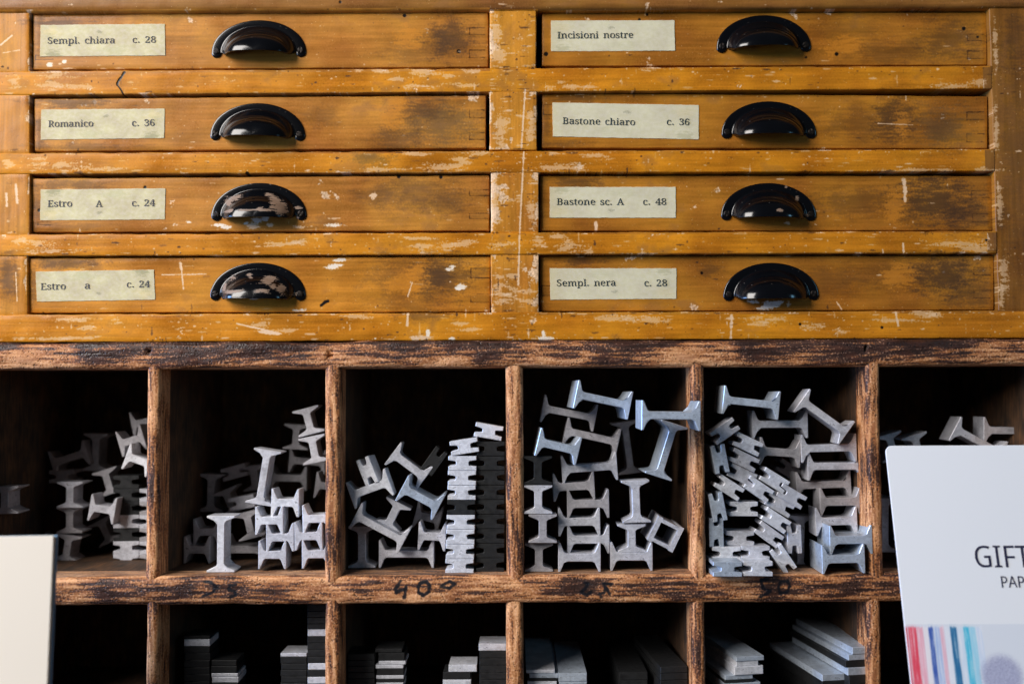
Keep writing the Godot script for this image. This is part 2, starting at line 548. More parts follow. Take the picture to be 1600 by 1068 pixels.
func marks_on_cabinet() -> void:
	var dirt := Color(0.20, 0.14, 0.11)
	var grey := Color(0.30, 0.24, 0.18)
	var pale := Color(0.86, 0.73, 0.59)
	var white := Color(0.90, 0.86, 0.80)
	var ochre := Color(0.78, 0.50, 0.16)
	var black := Color(0.04, 0.03, 0.03)
	# hand-dirt where the drawers are pushed shut
	for d in [
		[703, 58, 42, 34, 0.62, dirt], [690, 63, 24, 20, 0.35, dirt], [650, 80, 60, 22, 0.25, dirt],
		[690, 190, 66, 44, 0.55, grey], [655, 170, 50, 22, 0.4, dirt], [620, 215, 46, 22, 0.42, dirt],
		[650, 300, 90, 34, 0.34, dirt], [700, 318, 40, 22, 0.3, dirt], [590, 305, 60, 16, 0.22, dirt],
		[690, 432, 58, 38, 0.55, dirt], [683, 428, 28, 24, 0.55, dirt], [612, 425, 50, 30, 0.28, dirt], [640, 470, 70, 22, 0.24, dirt],
		[1490, 60, 60, 40, 0.42, dirt], [1400, 78, 80, 22, 0.28, dirt], [1330, 40, 60, 20, 0.2, dirt],
		[1477, 196, 46, 42, 0.55, grey], [1402, 182, 40, 40, 0.62, dirt], [1345, 190, 70, 30, 0.32, dirt], [1475, 200, 22, 22, 0.25, dirt],
		[1466, 312, 66, 44, 0.75, dirt], [1520, 335, 50, 30, 0.5, dirt], [1335, 315, 80, 26, 0.36, dirt],
		[1480, 428, 60, 36, 0.72, dirt], [1515, 455, 50, 32, 0.42, dirt], [1300, 440, 60, 28, 0.28, dirt], [1380, 425, 60, 30, 0.2, dirt],
		[90, 34, 55, 9, 0.55, dirt], [60, 55, 10, 34, 0.35, dirt], [110, 158, 65, 10, 0.5, dirt], [60, 200, 10, 34, 0.5, dirt], [130, 228, 80, 8, 0.35, dirt],
		[110, 287, 70, 9, 0.42, dirt], [56, 325, 8, 32, 0.35, dirt], [105, 410, 60, 9, 0.55, dirt], [50, 440, 7, 30, 0.4, dirt], [110, 353, 60, 7, 0.28, dirt],
		[900, 282, 45, 8, 0.5, dirt], [905, 406, 45, 8, 0.55, dirt], [900, 152, 50, 8, 0.35, dirt], [855, 190, 6, 30, 0.3, dirt], [880, 222, 50, 6, 0.35, dirt],
		[505, 345, 30, 12, 0.3, dirt], [500, 180, 30, 20, 0.22, dirt], [1110, 420, 22, 12, 0.4, dirt], [12, 435, 16, 40, 0.55, dirt], [580, 248, 34, 14, 0.45, Color(0.26, 0.24, 0.16)],
		[662, 494, 46, 8, 0.42, dirt], [1590, 250, 26, 200, 0.22, dirt], [1590, 60, 30, 50, 0.3, dirt],
	]:
		spot(d[0], d[1], d[2], d[3], d[5], d[4] * 0.85, 0.65, 0.85, 0.0, int(d[0]), 0.5)
	# rubbed-through brighter varnish
	for d in [[638, 57, 24, 18], [618, 158, 26, 10], [612, 180, 18, 18], [630, 440, 34, 26], [648, 430, 14, 20], [1412, 190, 12, 26], [1400, 320, 20, 24], [1405, 430, 26, 22], [1320, 70, 30, 16]]:
		spot(d[0], d[1], d[2], d[3], ochre, 0.6, 0.9, 0.6, 0.0, int(d[1]))
	# worm holes and tack holes
	for d in [[1000, 27, 2.6], [1012, 19, 2.2], [853, 81, 3.8], [1310, 81, 3.4], [1262, 86, 2.0], [1510, 41, 3.2], [1532, 54, 2.4], [75, 302, 2.6], [224, 291, 2.8], [58, 327, 2.8], [196, 329, 0.1],
		[631, 22, 3.0], [622, 274, 3.2], [688, 275, 3.0], [386, 271, 3.4], [532, 5, 2.4], [1377, 511, 2.4], [1249, 506, 2.4], [64, 488, 2.0], [1098, 425, 2.4], [716, 78, 3.5], [1540, 375, 2.0]]:
		spot(d[0], d[1], d[2], d[2], black, 0.95, 0.1, 0.35, -70.0)
	# old paint and plaster spots, chips
	for d in [[700, 419, 8, 3.5], [706, 416, 5, 4], [719, 447, 9, 4.5], [715, 450, 5, 3], [660, 527, 22, 4], [648, 529, 7, 5], [668, 520, 3, 7], [848, 528, 13, 4], [848, 521, 4, 8], [706, 528, 5, 3], [586, 528, 3, 2],
		[400, 344, 9, 7], [393, 352, 12, 6], [412, 340, 8, 6], [383, 347, 5, 3], [420, 350, 6, 3], [1205, 475, 16, 6], [1196, 480, 12, 5], [1220, 471, 10, 3], [1180, 470, 12, 3], [395, 465, 12, 4], [1233, 346, 5, 3], [74, 99, 5, 4], [97, 94, 4, 5], [90, 98, 4, 3],
		[292, 345, 6, 3.4], [340, 350, 12, 3], [350, 354, 10, 4], [470, 484, 14, 3], [520, 415, 16, 5], [530, 405, 12, 4], [582, 304, 6, 5], [520, 350, 22, 3], [465, 353, 16, 3]]:
		spot(d[0], d[1], d[2] * 0.85, d[3] * 0.85, white if int(d[0]) % 3 else pale, 0.9, 0.8, 0.4, -18.0, int(d[0] + d[1]), 0.8)
	for d in [[662, 113, 22, 7], [620, 124, 12, 5], [596, 110, 16, 4], [700, 118, 12, 3], [655, 135, 24, 4], [740, 110, 18, 4], [720, 133, 22, 4], [560, 110, 10, 3], [900, 136, 40, 4], [1010, 110, 10, 3], [875, 128, 12, 3],
		[690, 262, 30, 7], [720, 250, 14, 6], [650, 240, 20, 4], [740, 240, 22, 5], [600, 264, 30, 4], [880, 262, 36, 6], [930, 244, 22, 5], [870, 240, 14, 3], [1420, 266, 60, 3], [1540, 266, 30, 4],
		[720, 380, 28, 5], [700, 384, 16, 6], [660, 386, 20, 5], [780, 382, 20, 6], [650, 372, 28, 3], [840, 374, 10, 12], [870, 370, 14, 6], [890, 385, 24, 7], [905, 392, 20, 4], [440, 380, 26, 4], [420, 384, 14, 3], [470, 377, 14, 3], [60, 380, 28, 6], [80, 392, 50, 4], [35, 376, 12, 5],
		[90, 118, 30, 5], [70, 134, 26, 6], [120, 136, 24, 4], [20, 128, 12, 10], [90, 258, 40, 6], [150, 264, 40, 3], [60, 248, 20, 6], [12, 255, 10, 8], [110, 498, 40, 3], [140, 512, 18, 4], [120, 500, 18, 3], [430, 515, 26, 4], [400, 506, 20, 4], [180, 500, 10, 4], [90, 528, 60, 2.5],
		[1500, 380, 50, 5], [1530, 388, 30, 6], [1490, 134, 40, 4], [1530, 128, 14, 5], [1440, 490, 24, 5], [1460, 491, 14, 5], [1200, 498, 34, 4], [1190, 505, 20, 5], [1270, 510, 16, 6], [1315, 518, 10, 5], [1400, 500, 40, 3], [960, 496, 40, 5], [1010, 500, 30, 5], [720, 505, 14, 3], [560, 494, 24, 4], [735, 515, 30, 3],
		[800, 430, 10, 6], [806, 452, 10, 7], [796, 462, 12, 5], [828, 455, 14, 4], [780, 450, 10, 20], [786, 470, 16, 5], [826, 470, 16, 4], [772, 310, 8, 40], [832, 330, 10, 22], [800, 312, 12, 4], [780, 200, 12, 30], [774, 50, 8, 26], [778, 80, 12, 18], [830, 200, 8, 16], [826, 180, 8, 8], [812, 62, 5, 4],
		[1554, 60, 3, 30], [1556, 90, 4, 22], [1562, 320, 5, 26], [1568, 430, 7, 34], [1564, 460, 5, 26], [1556, 200, 4, 40]]:
		spot(d[0], d[1], d[2] * 0.85, d[3] * 0.85, pale, 0.6, 1.3, 0.5, -26.0, int(d[0] * 3 + d[1]), 0.82)
	# scratches
	for d in [[820, 140, 814, 232, 1.5], [818, 236, 812, 350, 1.5], [812, 350, 809, 445, 1.6], [1142, 492, 1141, 528, 2.4], [1398, 488, 1402, 508, 2.0], [1418, 300, 1416, 278, 3.2], [1417, 300, 1418, 312, 2.4], [1410, 380, 1411, 396, 1.6], [1378, 390, 1379, 397, 1.6], [280, 410, 284, 450, 1.4], [279, 410, 281, 420, 2.6],
		[250, 428, 320, 427, 1.0], [9, 302, 10, 322, 2.2], [24, 288, 26, 316, 2.4], [24, 425, 26, 470, 1.0], [931, 345, 932, 357, 2.4], [637, 489, 636, 508, 2.0], [370, 505, 440, 521, 1.6], [405, 518, 436, 521, 2.2], [1310, 470, 1318, 482, 1.2], [643, 440, 636, 462, 1.2], [1375, 190, 1430, 192, 0.9], [0, 70, 18, 55, 1.4], [4, 82, 30, 78, 1.2]]:
		line([d[0], d[1], d[2], d[3]], d[4], pale, 0.75, 0.5, -20.0, int(d[0]))
	# countless small nicks and rubs along the boards
	var rng := RandomNumberGenerator.new()
	rng.seed = 77
	for k in 2600:
		var x := rng.randf_range(-20, 1600)
		var y := rng.randf_range(0, 532)
		if k % 3 == 0:
			y = [106.0, 146.0, 236.0, 268.0, 363.0, 396.0, 489.0, 528.0][rng.randi() % 8] + rng.randf_range(-3, 3)
		elif k % 3 == 1:
			y = [125.0, 252.0, 380.0, 508.0][rng.randi() % 4] + rng.randf_range(-15, 15)
		elif k % 2 == 0:
			x = 802.0 + rng.randf_range(-36, 36)
		var rx := rng.randf_range(0.7, 1.8) if rng.randf() < 0.72 else rng.randf_range(2.5, 8.0)
		var ry := rng.randf_range(0.7, 1.5)
		if rng.randf() < 0.15:
			var sw := rx
			rx = ry
			ry = sw
		spot(x, y, rx, ry, Color(0.24, 0.15, 0.09) if rng.randf() < 0.3 else pale, rng.randf_range(0.25, 0.8), 1.0, 0.6, -14.0, k, 0.8)
	# split in the first rail
	line([194, 113, 184, 128, 183, 132], 2.2, black, 0.9, 0.3, -60.0)
	line([183, 132, 190, 142, 193, 150], 1.3, black, 0.8, 0.3, -50.0)
	line([500, 476, 506, 471, 511, 469], 2.6, black, 0.9, 0.3)
	# dovetails showing at the drawer ends
	for d in [[733, 41, 757, 52], [733, 76, 757, 88], [733, 295, 763, 304], [733, 332, 763, 340], [735, 418, 764, 433], [735, 458, 764, 471], [733, 170, 756, 182], [733, 205, 756, 216],
		[1516, 50, 1542, 60], [1516, 76, 1542, 88], [1515, 206, 1542, 219], [1515, 172, 1542, 184], [1522, 296, 1550, 306], [1524, 332, 1550, 344], [1526, 416, 1552, 428], [1526, 452, 1552, 464], [849, 160, 862, 176], [846, 445, 862, 460], [52, 84, 80, 91], [56, 345, 76, 350]]:
		for e in [[d[0], d[1], d[2], d[1]], [d[0], d[3], d[2], d[3]], [d[0], d[1], d[0], d[3]]]:
			line(e, 0.9, Color(0.24, 0.15, 0.08), 0.34, 0.9, -18.0, int(d[0]))
		spot((d[0] + d[2]) * 0.5, (d[1] + d[3]) * 0.5, (d[2] - d[0]) * 0.55, (d[3] - d[1]) * 0.6, Color(0.52, 0.36, 0.17), 0.25, 0.4, 0.4)

func build_cabinet() -> void:
	var org := at(800, 531, -0.1)
	var cab := thing("drawer_cabinet", org, "old yellow varnished type cabinet holding eight shallow drawers in two columns", "cabinet")
	var top := px_quad(Vector2(-62, 19), Vector2(1664, 11), Vector2(-62, -58), Vector2(1664, -60), 0.004)
	put(cab, "top_board", slab_mesh(top, 0.004, 0.3, 0.005, 0.0006, 1.0, org), varnish_mat)
	for k in 4:
		var q: Array = RAILS[k]
		var zz := 0.0010 + 0.0003 * k
		var c := px_quad(Vector2(q[0], q[1]), Vector2(q[2], q[3]), Vector2(q[0], q[4]), Vector2(q[2], q[5]), zz)
		put(cab, "rail", slab_mesh(c, zz, 0.28, 0.0013, 0.0006, 10.0 + k, org), varnish_mat)
	for k in 4:
		var q: Array = MIDS[k]
		var c := px_quad(Vector2(q[0], q[3]), Vector2(q[1], q[3]), Vector2(q[0], q[2]), Vector2(q[1], q[2]), 0.0005)
		put(cab, "middle_stile", slab_mesh(c, 0.0005, 0.27, 0.0012, 0.0006, 30.0 + k, org), varnish_mat)
		q = LEFTS[k]
		c = px_quad(Vector2(-64, q[2]), Vector2(q[0], q[2]), Vector2(-64, q[1]), Vector2(q[0], q[1]), 0.0005)
		put(cab, "side_stile", slab_mesh(c, 0.0005, 0.27, 0.0012, 0.0006, 40.0 + k, org), varnish_mat)
	var rs := px_quad(Vector2(1561, 489), Vector2(1668, 489), Vector2(1546, 8), Vector2(1668, 8), 0.0008)
	put(cab, "side_stile", slab_mesh(rs, 0.0008, 0.27, 0.0014, 0.0006, 60.0, org), varnish_mat)
	inner_mat = wood_inside()
	var a := at(-62, 535, 0)
	var b := at(1664, -58, 0)
	put(cab, "back_panel", plank(a.x, b.x, a.y, b.y, 0, 0.012), inner_mat, plank_at(a.x, b.x, a.y, b.y, -0.296) - org)

func wood_inside() -> StandardMaterial3D:
	var w := 512
	var im := Image.create(w, w, false, Image.FORMAT_RGB8)
	for y in w:
		for x in w:
			var g := (n_grain[(x * 2) * 1024 + y * 2] - 128) / 128.0
			var b := (n_blot[(y * 2) * 1024 + x * 2] - 128) / 128.0
			var f := (n_fine[y * 1024 + x] - 128) / 128.0
			var k := 0.55 + 0.35 * g + 0.30 * b + 0.15 * f
			var c := Color(0.10, 0.075, 0.055).lerp(Color(0.41, 0.28, 0.17), clampf(k, 0.0, 1.0))
			im.set_pixel(x, y, c)
	var m := StandardMaterial3D.new()
	m.albedo_texture = ImageTexture.create_from_image(im)
	m.roughness = 0.8
	m.uv1_triplanar = true
	m.uv1_world_triplanar = true
	m.uv1_scale = Vector3(5, 5, 5)
	return m

# ---------------------------------------------------------------- drawers
func build_drawers() -> void:
	var black := handle_material([])
	var worn_a := handle_material([
		[0.19, 0.52, 0.05, 0.13], [0.25, 0.42, 0.06, 0.07], [0.29, 0.36, 0.04, 0.05], [0.60, 0.32, 0.035, 0.05], [0.65, 0.40, 0.04, 0.08], [0.70, 0.52, 0.045, 0.11], [0.73, 0.66, 0.06, 0.14], [0.76, 0.78, 0.06, 0.10],
		[0.62, 0.80, 0.10, 0.035], [0.45, 0.80, 0.10, 0.025], [0.22, 0.79, 0.06, 0.04], [0.55, 0.76, 0.03, 0.05], [0.91, 0.66, 0.04, 0.04], [0.9, 0.92, 0.03, 0.03], [0.62, 0.04, 0.012, 0.02], [0.41, 0.02, 0.01, 0.02]])
	var worn_b := handle_material([
		[0.63, 0.49, 0.07, 0.13], [0.27, 0.79, 0.10, 0.045], [0.24, 0.40, 0.04, 0.06], [0.42, 0.32, 0.025, 0.04], [0.60, 0.79, 0.07, 0.06], [0.16, 0.62, 0.025, 0.14], [0.77, 0.72, 0.05, 0.12], [0.69, 0.67, 0.03, 0.06], [0.93, 0.80, 0.05, 0.05], [0.44, 0.41, 0.02, 0.03]])
	var bit := handle_material([[0.79, 0.42, 0.02, 0.06], [0.68, 0.10, 0.015, 0.03], [0.56, 0.80, 0.03, 0.03], [0.90, 0.84, 0.04, 0.04]])
	var shape := handle_mesh()
	var screw_shape := screw_mesh()
	var brown := StandardMaterial3D.new()
	brown.albedo_color = Color(0.10, 0.075, 0.06)
	brown.metallic = 0.6
	brown.roughness = 0.5
	var paper_a := paper_material(3, Color(0.76, 0.72, 0.58), 0.6)
	var paper_b := paper_material(9, Color(0.79, 0.765, 0.65), 0.35)
	var ink_grey := ink(Color(0.27, 0.25, 0.25))
	var ink_green := ink(Color(0.06, 0.14, 0.15))
	var hs := [[404, 90.0], [402, 220.0], [404, 345.0], [402.5, 470.0], [1194, 82.0], [1202, 217.0], [1201.5, 345.0], [1205.5, 470.0]]
	var hm := [black, black, worn_a, worn_b, black, black, bit, black]
	var lq := [
		[62, 88, 258, 86.5, 63, 39, 257, 37], [63, 218, 256, 215.5, 64, 171, 257, 169.5], [62, 344, 257, 342.5, 63, 296, 258, 294], [57, 471, 242, 468, 55, 424, 240, 421],
		[861, 80, 1055, 79, 861, 32, 1054, 31.5], [864, 213, 1092, 217.5, 863, 160, 1092, 164], [859, 340, 1056, 340, 859, 292, 1056, 292], [860, 468, 1057, 466.5, 859, 419, 1057, 419]]
	var tx := [
		[["Sempl. chiara", 74, 179, 68.5], ["c. 28", 207, 243, 67]], [["Romanico", 75, 145, 198.5], ["c. 36", 206, 241, 197]], [["Estro", 74, 112, 323], ["A", 149, 160, 323], ["c. 24", 206, 242, 322]], [["Estro", 63, 102, 452.5], ["a", 132, 140.5, 451], ["c. 24", 198, 234, 449]],
		[["Incisioni nostre", 871, 989, 60]], [["Bastone chiaro", 879, 992, 193.5], ["c. 36", 1042, 1077, 195]], [["Bastone sc. A", 870, 975, 320], ["c. 48", 1005, 1041, 320]], [["Sempl. nera", 870, 962, 447], ["c. 28", 1007, 1042, 447]]]
	var labels := [
		"shallow drawer in left column, top row, black cup handle and wrinkled paper label",
		"shallow drawer in left column, second row from top, shadow gap along its left end",
		"drawer in left column, third row, black handle with large bare patch at right",
		"drawer in left column, bottom row, handle with round bare patches, white paint flecks",
		"drawer in right column, top row, paper label without any number",
		"drawer in right column, second row from top, with the longest paper label",
		"drawer in right column, third row, paper label ending in 48",
		"drawer in right column, bottom row, scuffed pale patch under its black handle"]
	for k in 8:
		var q: Array = DRAWERS[k]
		var zf := -0.003 if k < 4 else -0.0055
		var c := px_quad(Vector2(q[0], q[1]), Vector2(q[2], q[3]), Vector2(q[4], q[5]), Vector2(q[6], q[7]), zf)
		var org := Vector3((c[0].x + c[1].x) * 0.5, minf(c[0].y, c[1].y), zf - 0.12)
		var d := thing("drawer", org, labels[k], "drawer", "drawers of the yellow cabinet")
		put(d, "front_board", slab_mesh(c, zf, 0.018, 0.0011, 0.00045, 70.0 + k, org), varnish_mat)
		var x0: float = maxf(c[0].x, c[2].x) + 0.006
		var x1: float = minf(c[1].x, c[3].x) - 0.006
		var y0: float = maxf(c[0].y, c[1].y) + 0.003
		var y1: float = minf(c[2].y, c[3].y) - 0.006
		for s in [[x0, x0 + 0.01], [x1 - 0.01, x1]]:
			put(d, "side_board", plank(s[0], s[1], y0, y1, 0, 0.22), inner_mat, plank_at(s[0], s[1], y0, y1, zf - 0.0182) - org)
		put(d, "bottom_board", plank(x0 + 0.0102, x1 - 0.0102, y0, y0 + 0.006, 0, 0.22), inner_mat, plank_at(x0, x1, y0, y0 + 0.006, zf - 0.0182) - org)
		put(d, "back_board", plank(x0, x1, y0, y1, 0, 0.01), inner_mat, plank_at(x0, x1, y0, y1, zf - 0.2384) - org)
		# handle: feet bottoms at the given pixel row
		var hp := at(hs[k][0], hs[k][1], zf + 0.001) + Vector3(0, 0.0024, -0.0012)
		var hnd := put(d, "handle", shape, hm[k], hp - org)
		hnd.rotation.z = [0.006, -0.012, 0.004, -0.006, 0.010, -0.004, -0.010, 0.006][k]
		for s in [-1.0, 1.0]:
			var sc := put(hnd, "screw", screw_shape, brown, Vector3(0.0398 * s, 0.0042, 0.0017))
			sc.rotation.z = 0.5 + k * 1.3 + s
		# paper label and its lettering
		var l: Array = lq[k]
		var zl := zf + 0.0004
		var lc := px_quad(Vector2(l[0], l[1]), Vector2(l[2], l[3]), Vector2(l[4], l[5]), Vector2(l[6], l[7]), zl)
		var lo := Vector3((lc[0].x + lc[3].x) * 0.5, (lc[0].y + lc[3].y) * 0.5, zl)
		var lab := put(d, "label", label_mesh(lc, zl, lo, float(k)), paper_a if k < 4 else paper_b, lo - org)
		var turn: float = (lc[1] - lc[0]).angle()
		for t in tx[k]:
			var tm := text_mesh(t[0])
			var box := tm.get_aabb()
			var pa := at(t[1], t[3], zl)
			var pb := at(t[2], t[3], zl)
			var tn := put(lab, "lettering", tm, ink_grey if k < 4 else ink_green)
			var cap := 0.0062
			var sx := (pb.x - pa.x) / box.size.x
			var sy := cap / cap_units
			tn.scale = Vector3(sx, sy, 1.0)
			tn.rotation.z = turn
			tn.position = Vector3(pa.x - box.position.x * sx, pa.y, zl + 0.00045) - lo

var cap_units := 1.0
func text_mesh(s: String) -> TextMesh:
	var f := SystemFont.new()
	f.font_names = PackedStringArray(["Droid Serif"])
	f.font_weight = 400
	var fv := FontVariation.new()
	fv.base_font = f
	fv.spacing_glyph = 0
	fv.spacing_space = 10
	var tm := TextMesh.new()
	tm.font = fv
	tm.font_size = 64
	tm.pixel_size = 0.01
	tm.depth = 0.0001
	tm.curve_step = 2.0
	tm.horizontal_alignment = HORIZONTAL_ALIGNMENT_LEFT
	tm.vertical_alignment = VERTICAL_ALIGNMENT_BOTTOM
	tm.text = "E"
	var e := tm.get_aabb()
	cap_units = e.size.y
	var drop := e.position.y
	tm.text = s
	tm.offset = Vector2(0, -drop / 0.01)
	return tm

func ink(c: Color) -> StandardMaterial3D:
	var m := StandardMaterial3D.new()
	m.albedo_color = c
	m.roughness = 0.8
	return m

func label_mesh(c: Array, z: float, org: Vector3, sd: float) -> ArrayMesh:
	var pts := []
	var uvs := []
	var us := [0.0, 0.0, 0.0015]
	for k in range(1, 48):
		us.append(k / 48.0)
	us.append_array([0.9985, 1.0, 1.0])
	var vs := [0.0, 0.0, 0.006]
	for k in range(1, 12):
		vs.append(k / 12.0)
	vs.append_array([0.994, 1.0, 1.0])
	for j in vs.size():
		var row := []
		var ruv := []
		for i in us.size():
			var u: float = us[i]
			var v: float = vs[j]
			var p: Vector2 = c[0].lerp(c[1], u).lerp(c[2].lerp(c[3], u), v)
			p += Vector2(edge_noise.get_noise_3d(p.x * 3000.0, p.y * 3000.0, sd + 5.0), edge_noise.get_noise_3d(p.y * 3000.0, p.x * 3000.0, sd + 8.0)) * 0.00035
			var edge := minf(minf(u, 1.0 - u) * 4.0, minf(v, 1.0 - v))
			var zz := z + 0.00010 * edge_noise.get_noise_3d(p.x * 1500.0, p.y * 1500.0, sd) + 0.0003 * maxf(0.0, edge_noise.get_noise_3d(u * 30.0, v * 12.0, sd * 9.0)) * (1.0 - edge)
			if i == 0 or j == 0 or i == us.size() - 1 or j == vs.size() - 1:
				zz = z - 0.0007
			row.append(Vector3(p.x, p.y, zz))
			var flip := int(sd)
			ruv.append(Vector2(u if flip % 2 == 0 else 1.0 - u, 1.0 - v if flip % 4 < 2 else v))
		pts.append(row)
		uvs.append(ruv)
	return grid(pts, uvs, org)

func paper_material(sd: int, base: Color, aged: float) -> StandardMaterial3D:
	new_sheet(400, 100)
	for y in 100:
		for x in 400:
			var i := y * 400 + x
			var p := ((y * 2 + sd * 77) & 1023) * 1024 + ((x * 2 + sd * 131) & 1023)
			var b := (n_blot[p] - 128) / 128.0
			var f := (n_fine[p] - 128) / 128.0
			var c := (n_chip[p] - 128) / 128.0
			var k := 1.0 + 0.10 * b * aged + 0.05 * f + 0.06 * c * aged
			col[i * 3] = clampi(int(base.r * 255.0 * k), 0, 255)
			col[i * 3 + 1] = clampi(int(base.g * 255.0 * (k + 0.02 * b * aged)), 0, 255)
			col[i * 3 + 2] = clampi(int(base.b * 255.0 * (k + 0.10 * c * aged)), 0, 255)
	stamp(34, 20, 40, 18, Color(0.86, 0.76, 0.50), 0.5 * aged, 0.7, 0.8, 0, sd)
	stamp(40, 92, 26, 14, Color(0.40, 0.40, 0.27), 0.55 * aged, 0.8, 0.6, 0, sd + 2)
	stamp(30, 45, 14, 26, Color(0.50, 0.50, 0.34), 0.35 * aged, 0.9, 0.8, 0, sd + 4)
	stamp(190, 22, 10, 7, Color(0.40, 0.40, 0.32), 0.35, 1.0, 0.6, 0, sd + 5)
	stamp(240, 80, 50, 12, Color(0.62, 0.62, 0.46), 0.4 * aged, 1.0, 0.8, 0, sd + 6)
	return sheet_material(0.75, 0.0, 0.3, true)

func handle_material(patches: Array) -> StandardMaterial3D:
	new_sheet(256, 128)
	for i in 256 * 128:
		var f := (n_fine[i * 3 % 1048576] - 128) / 128.0
		col[i * 3] = clampi(int(7 + 2 * f), 0, 255)
		col[i * 3 + 1] = clampi(int(8 + 2 * f), 0, 255)
		col[i * 3 + 2] = clampi(int(11 + 2 * f), 0, 255)
		rgh[i] = clampi(int(40 + 12 * f), 0, 255)
	for p in patches:
		stamp(p[0] * 256.0, p[1] * 128.0, p[2] * 256.0, p[3] * 128.0, Color(0.50, 0.41, 0.34), 0.95, 0.9, 0.25, -40.0, int(p[0] * 900.0), 0.6)
	for k in 12:
		stamp(20 + (k * 83) % 216, 20 + (k * 47) % 92, 1.4, 1.1, Color(0.5, 0.45, 0.4), 0.6, 0.4, 0.4, -20.0, k, 0.6)
	return sheet_material(1.0, 0.02, 0.5)

# a cup pull: flat half-round rim with two screw feet and a hollow hood open at the bottom
func handle_mesh() -> ArrayMesh:
	var st := SurfaceTool.new()
	st.begin(Mesh.PRIMITIVE_TRIANGLES)
	var a := 0.0450
	var b := 0.0310
	var ai := 0.0352
	var bi := 0.0250
	var yc := 0.0028
	var hood := 0.0195
	var rows := []
	var nt := 56
	var ring := func(k: float, z: float) -> Array:
		# k 0 outer edge .. 1 foot of the hood
		var row := []
		for i in nt + 1:
			var t := PI * i / nt
			var q := Vector2(lerpf(a, ai, k) * cos(t), yc + lerpf(b, bi, k) * sin(t))
			row.append(Vector3(q.x, q.y, z))
		return row
	rows.append(ring.call(0.0, 0.0))
	rows.append(ring.call(0.0, 0.0006))
	rows.append(ring.call(0.015, 0.0011))
	rows.append(ring.call(0.05, 0.0015))
	rows.append(ring.call(0.11, 0.0017))
	rows.append(ring.call(0.2, 0.0018))
	rows.append(ring.call(0.6, 0.0019))
	rows.append(ring.call(0.88, 0.0019))
	for s in [1.0, 0.985, 0.965, 0.94, 0.915, 0.89, 0.865, 0.84, 0.80, 0.75, 0.66, 0.5, 0.28, 0.02]:
		var row := []
		for i in nt + 1:
			var t := PI * i / nt
			var lift: float = hood_rise(s, t) * hood
			var yy: float = lerpf(-0.0016, yc, clampf((s - 0.86) / 0.14, 0.0, 1.0)) + bi * s * sin(t)
			row.append(Vector3(ai * s * cos(t), yy, 0.0018 + lift))
		rows.append(row)
	sweep(st, rows)
	# underside of the hood
	var rows2 := []
	for s in [0.02, 0.14, 0.28, 0.42, 0.55, 0.66, 0.75, 0.82, 0.87, 0.91, 0.94, 0.955]:
		var row := []
		for i in nt + 1:
			var t := PI * i / nt
			var lift: float = hood_rise(minf(1.0, s / 0.955), t) * hood - 0.0016
			var yy: float = lerpf(-0.0016, yc, clampf((s - 0.86) / 0.14, 0.0, 1.0)) + bi * s * sin(t)
			row.append(Vector3(ai * s * cos(t), yy, maxf(0.0002, 0.0018 + lift)))
		rows2.append(row)
	sweep(st, rows2)
	# lip joining both
	for side in 2:
		var i := 0 if side == 0 else nt
		var lip_o := []
		var lip_i := []
		for k in range(8, rows.size()):
			lip_o.append(rows[k][i])
		for k in rows2.size():
			lip_i.append(rows2[rows2.size() - 1 - k][i])
		var n := mini(lip_o.size(), lip_i.size())
		for k in n - 1:
			var p0: Vector3 = lip_o[k + 2 if k + 2 < lip_o.size() else k]
			var o0: Vector3 = lip_o[mini(k + (lip_o.size() - n), lip_o.size() - 1)]
			var o1: Vector3 = lip_o[mini(k + 1 + (lip_o.size() - n), lip_o.size() - 1)]
			tri(st, o0, lip_i[k], o1)
			tri(st, o1, lip_i[k], lip_i[k + 1])
	# rounded feet
	for s in [-1.0, 1.0]:
		var c := Vector3(s * (a + ai) * 0.5, yc, 0)
		var rr := (a - ai) * 0.5
		var rws := []
		for e in [[1.0, 0.0], [1.0, 0.0006], [0.97, 0.0011], [0.9, 0.0015], [0.78, 0.0017], [0.6, 0.0018], [0.0, 0.0019]]:
			var row := []
			for i in 17:
				var t := PI + PI * i / 16.0
				row.append(c + Vector3(rr * e[0] * cos(t), rr * e[0] * sin(t), e[1]))
			rws.append(row)
		sweep(st, rws)
	st.generate_normals()
	return st.commit()

# steep at the two cheeks, sloping more gently at the crown
func hood_rise(s: float, t: float) -> float:
	return 1.0 - pow(s, lerpf(3.6, 2.1, sin(t) * sin(t)))

func tri(st: SurfaceTool, p: Vector3, q: Vector3, r: Vector3) -> void:
	for v in [p, q, r]:
		st.set_uv(Vector2((v.x + 0.045) / 0.09, 1.0 - (v.y + 0.0025) / 0.0365))
		st.add_vertex(v)

func sweep(st: SurfaceTool, rows: Array) -> void:
	for j in rows.size() - 1:
		for i in rows[j].size() - 1:
			tri(st, rows[j][i], rows[j + 1][i], rows[j + 1][i + 1])
			tri(st, rows[j][i], rows[j + 1][i + 1], rows[j][i + 1])

func screw_mesh() -> ArrayMesh:
	var st := SurfaceTool.new()
	st.begin(Mesh.PRIMITIVE_TRIANGLES)
	var rows := []
	for e in [[0.0031, 0.0], [0.0031, 0.0005], [0.0027, 0.0010], [0.0017, 0.0013], [0.0, 0.0014]]:
		var row := []
		for i in 21:
			var t := -TAU * i / 20.0
			var p := Vector3(e[0] * cos(t), e[0] * sin(t), e[1])
			if absf(p.y) < 0.0006 and e[0] < 0.003:
				p.z -= 0.0008
			row.append(p)
		rows.append(row)
	for j in rows.size() - 1:
		for i in 20:
			tri(st, rows[j][i], rows[j + 1][i + 1], rows[j + 1][i])
			tri(st, rows[j][i], rows[j][i + 1], rows[j + 1][i + 1])
	st.generate_normals()
	return st.commit()

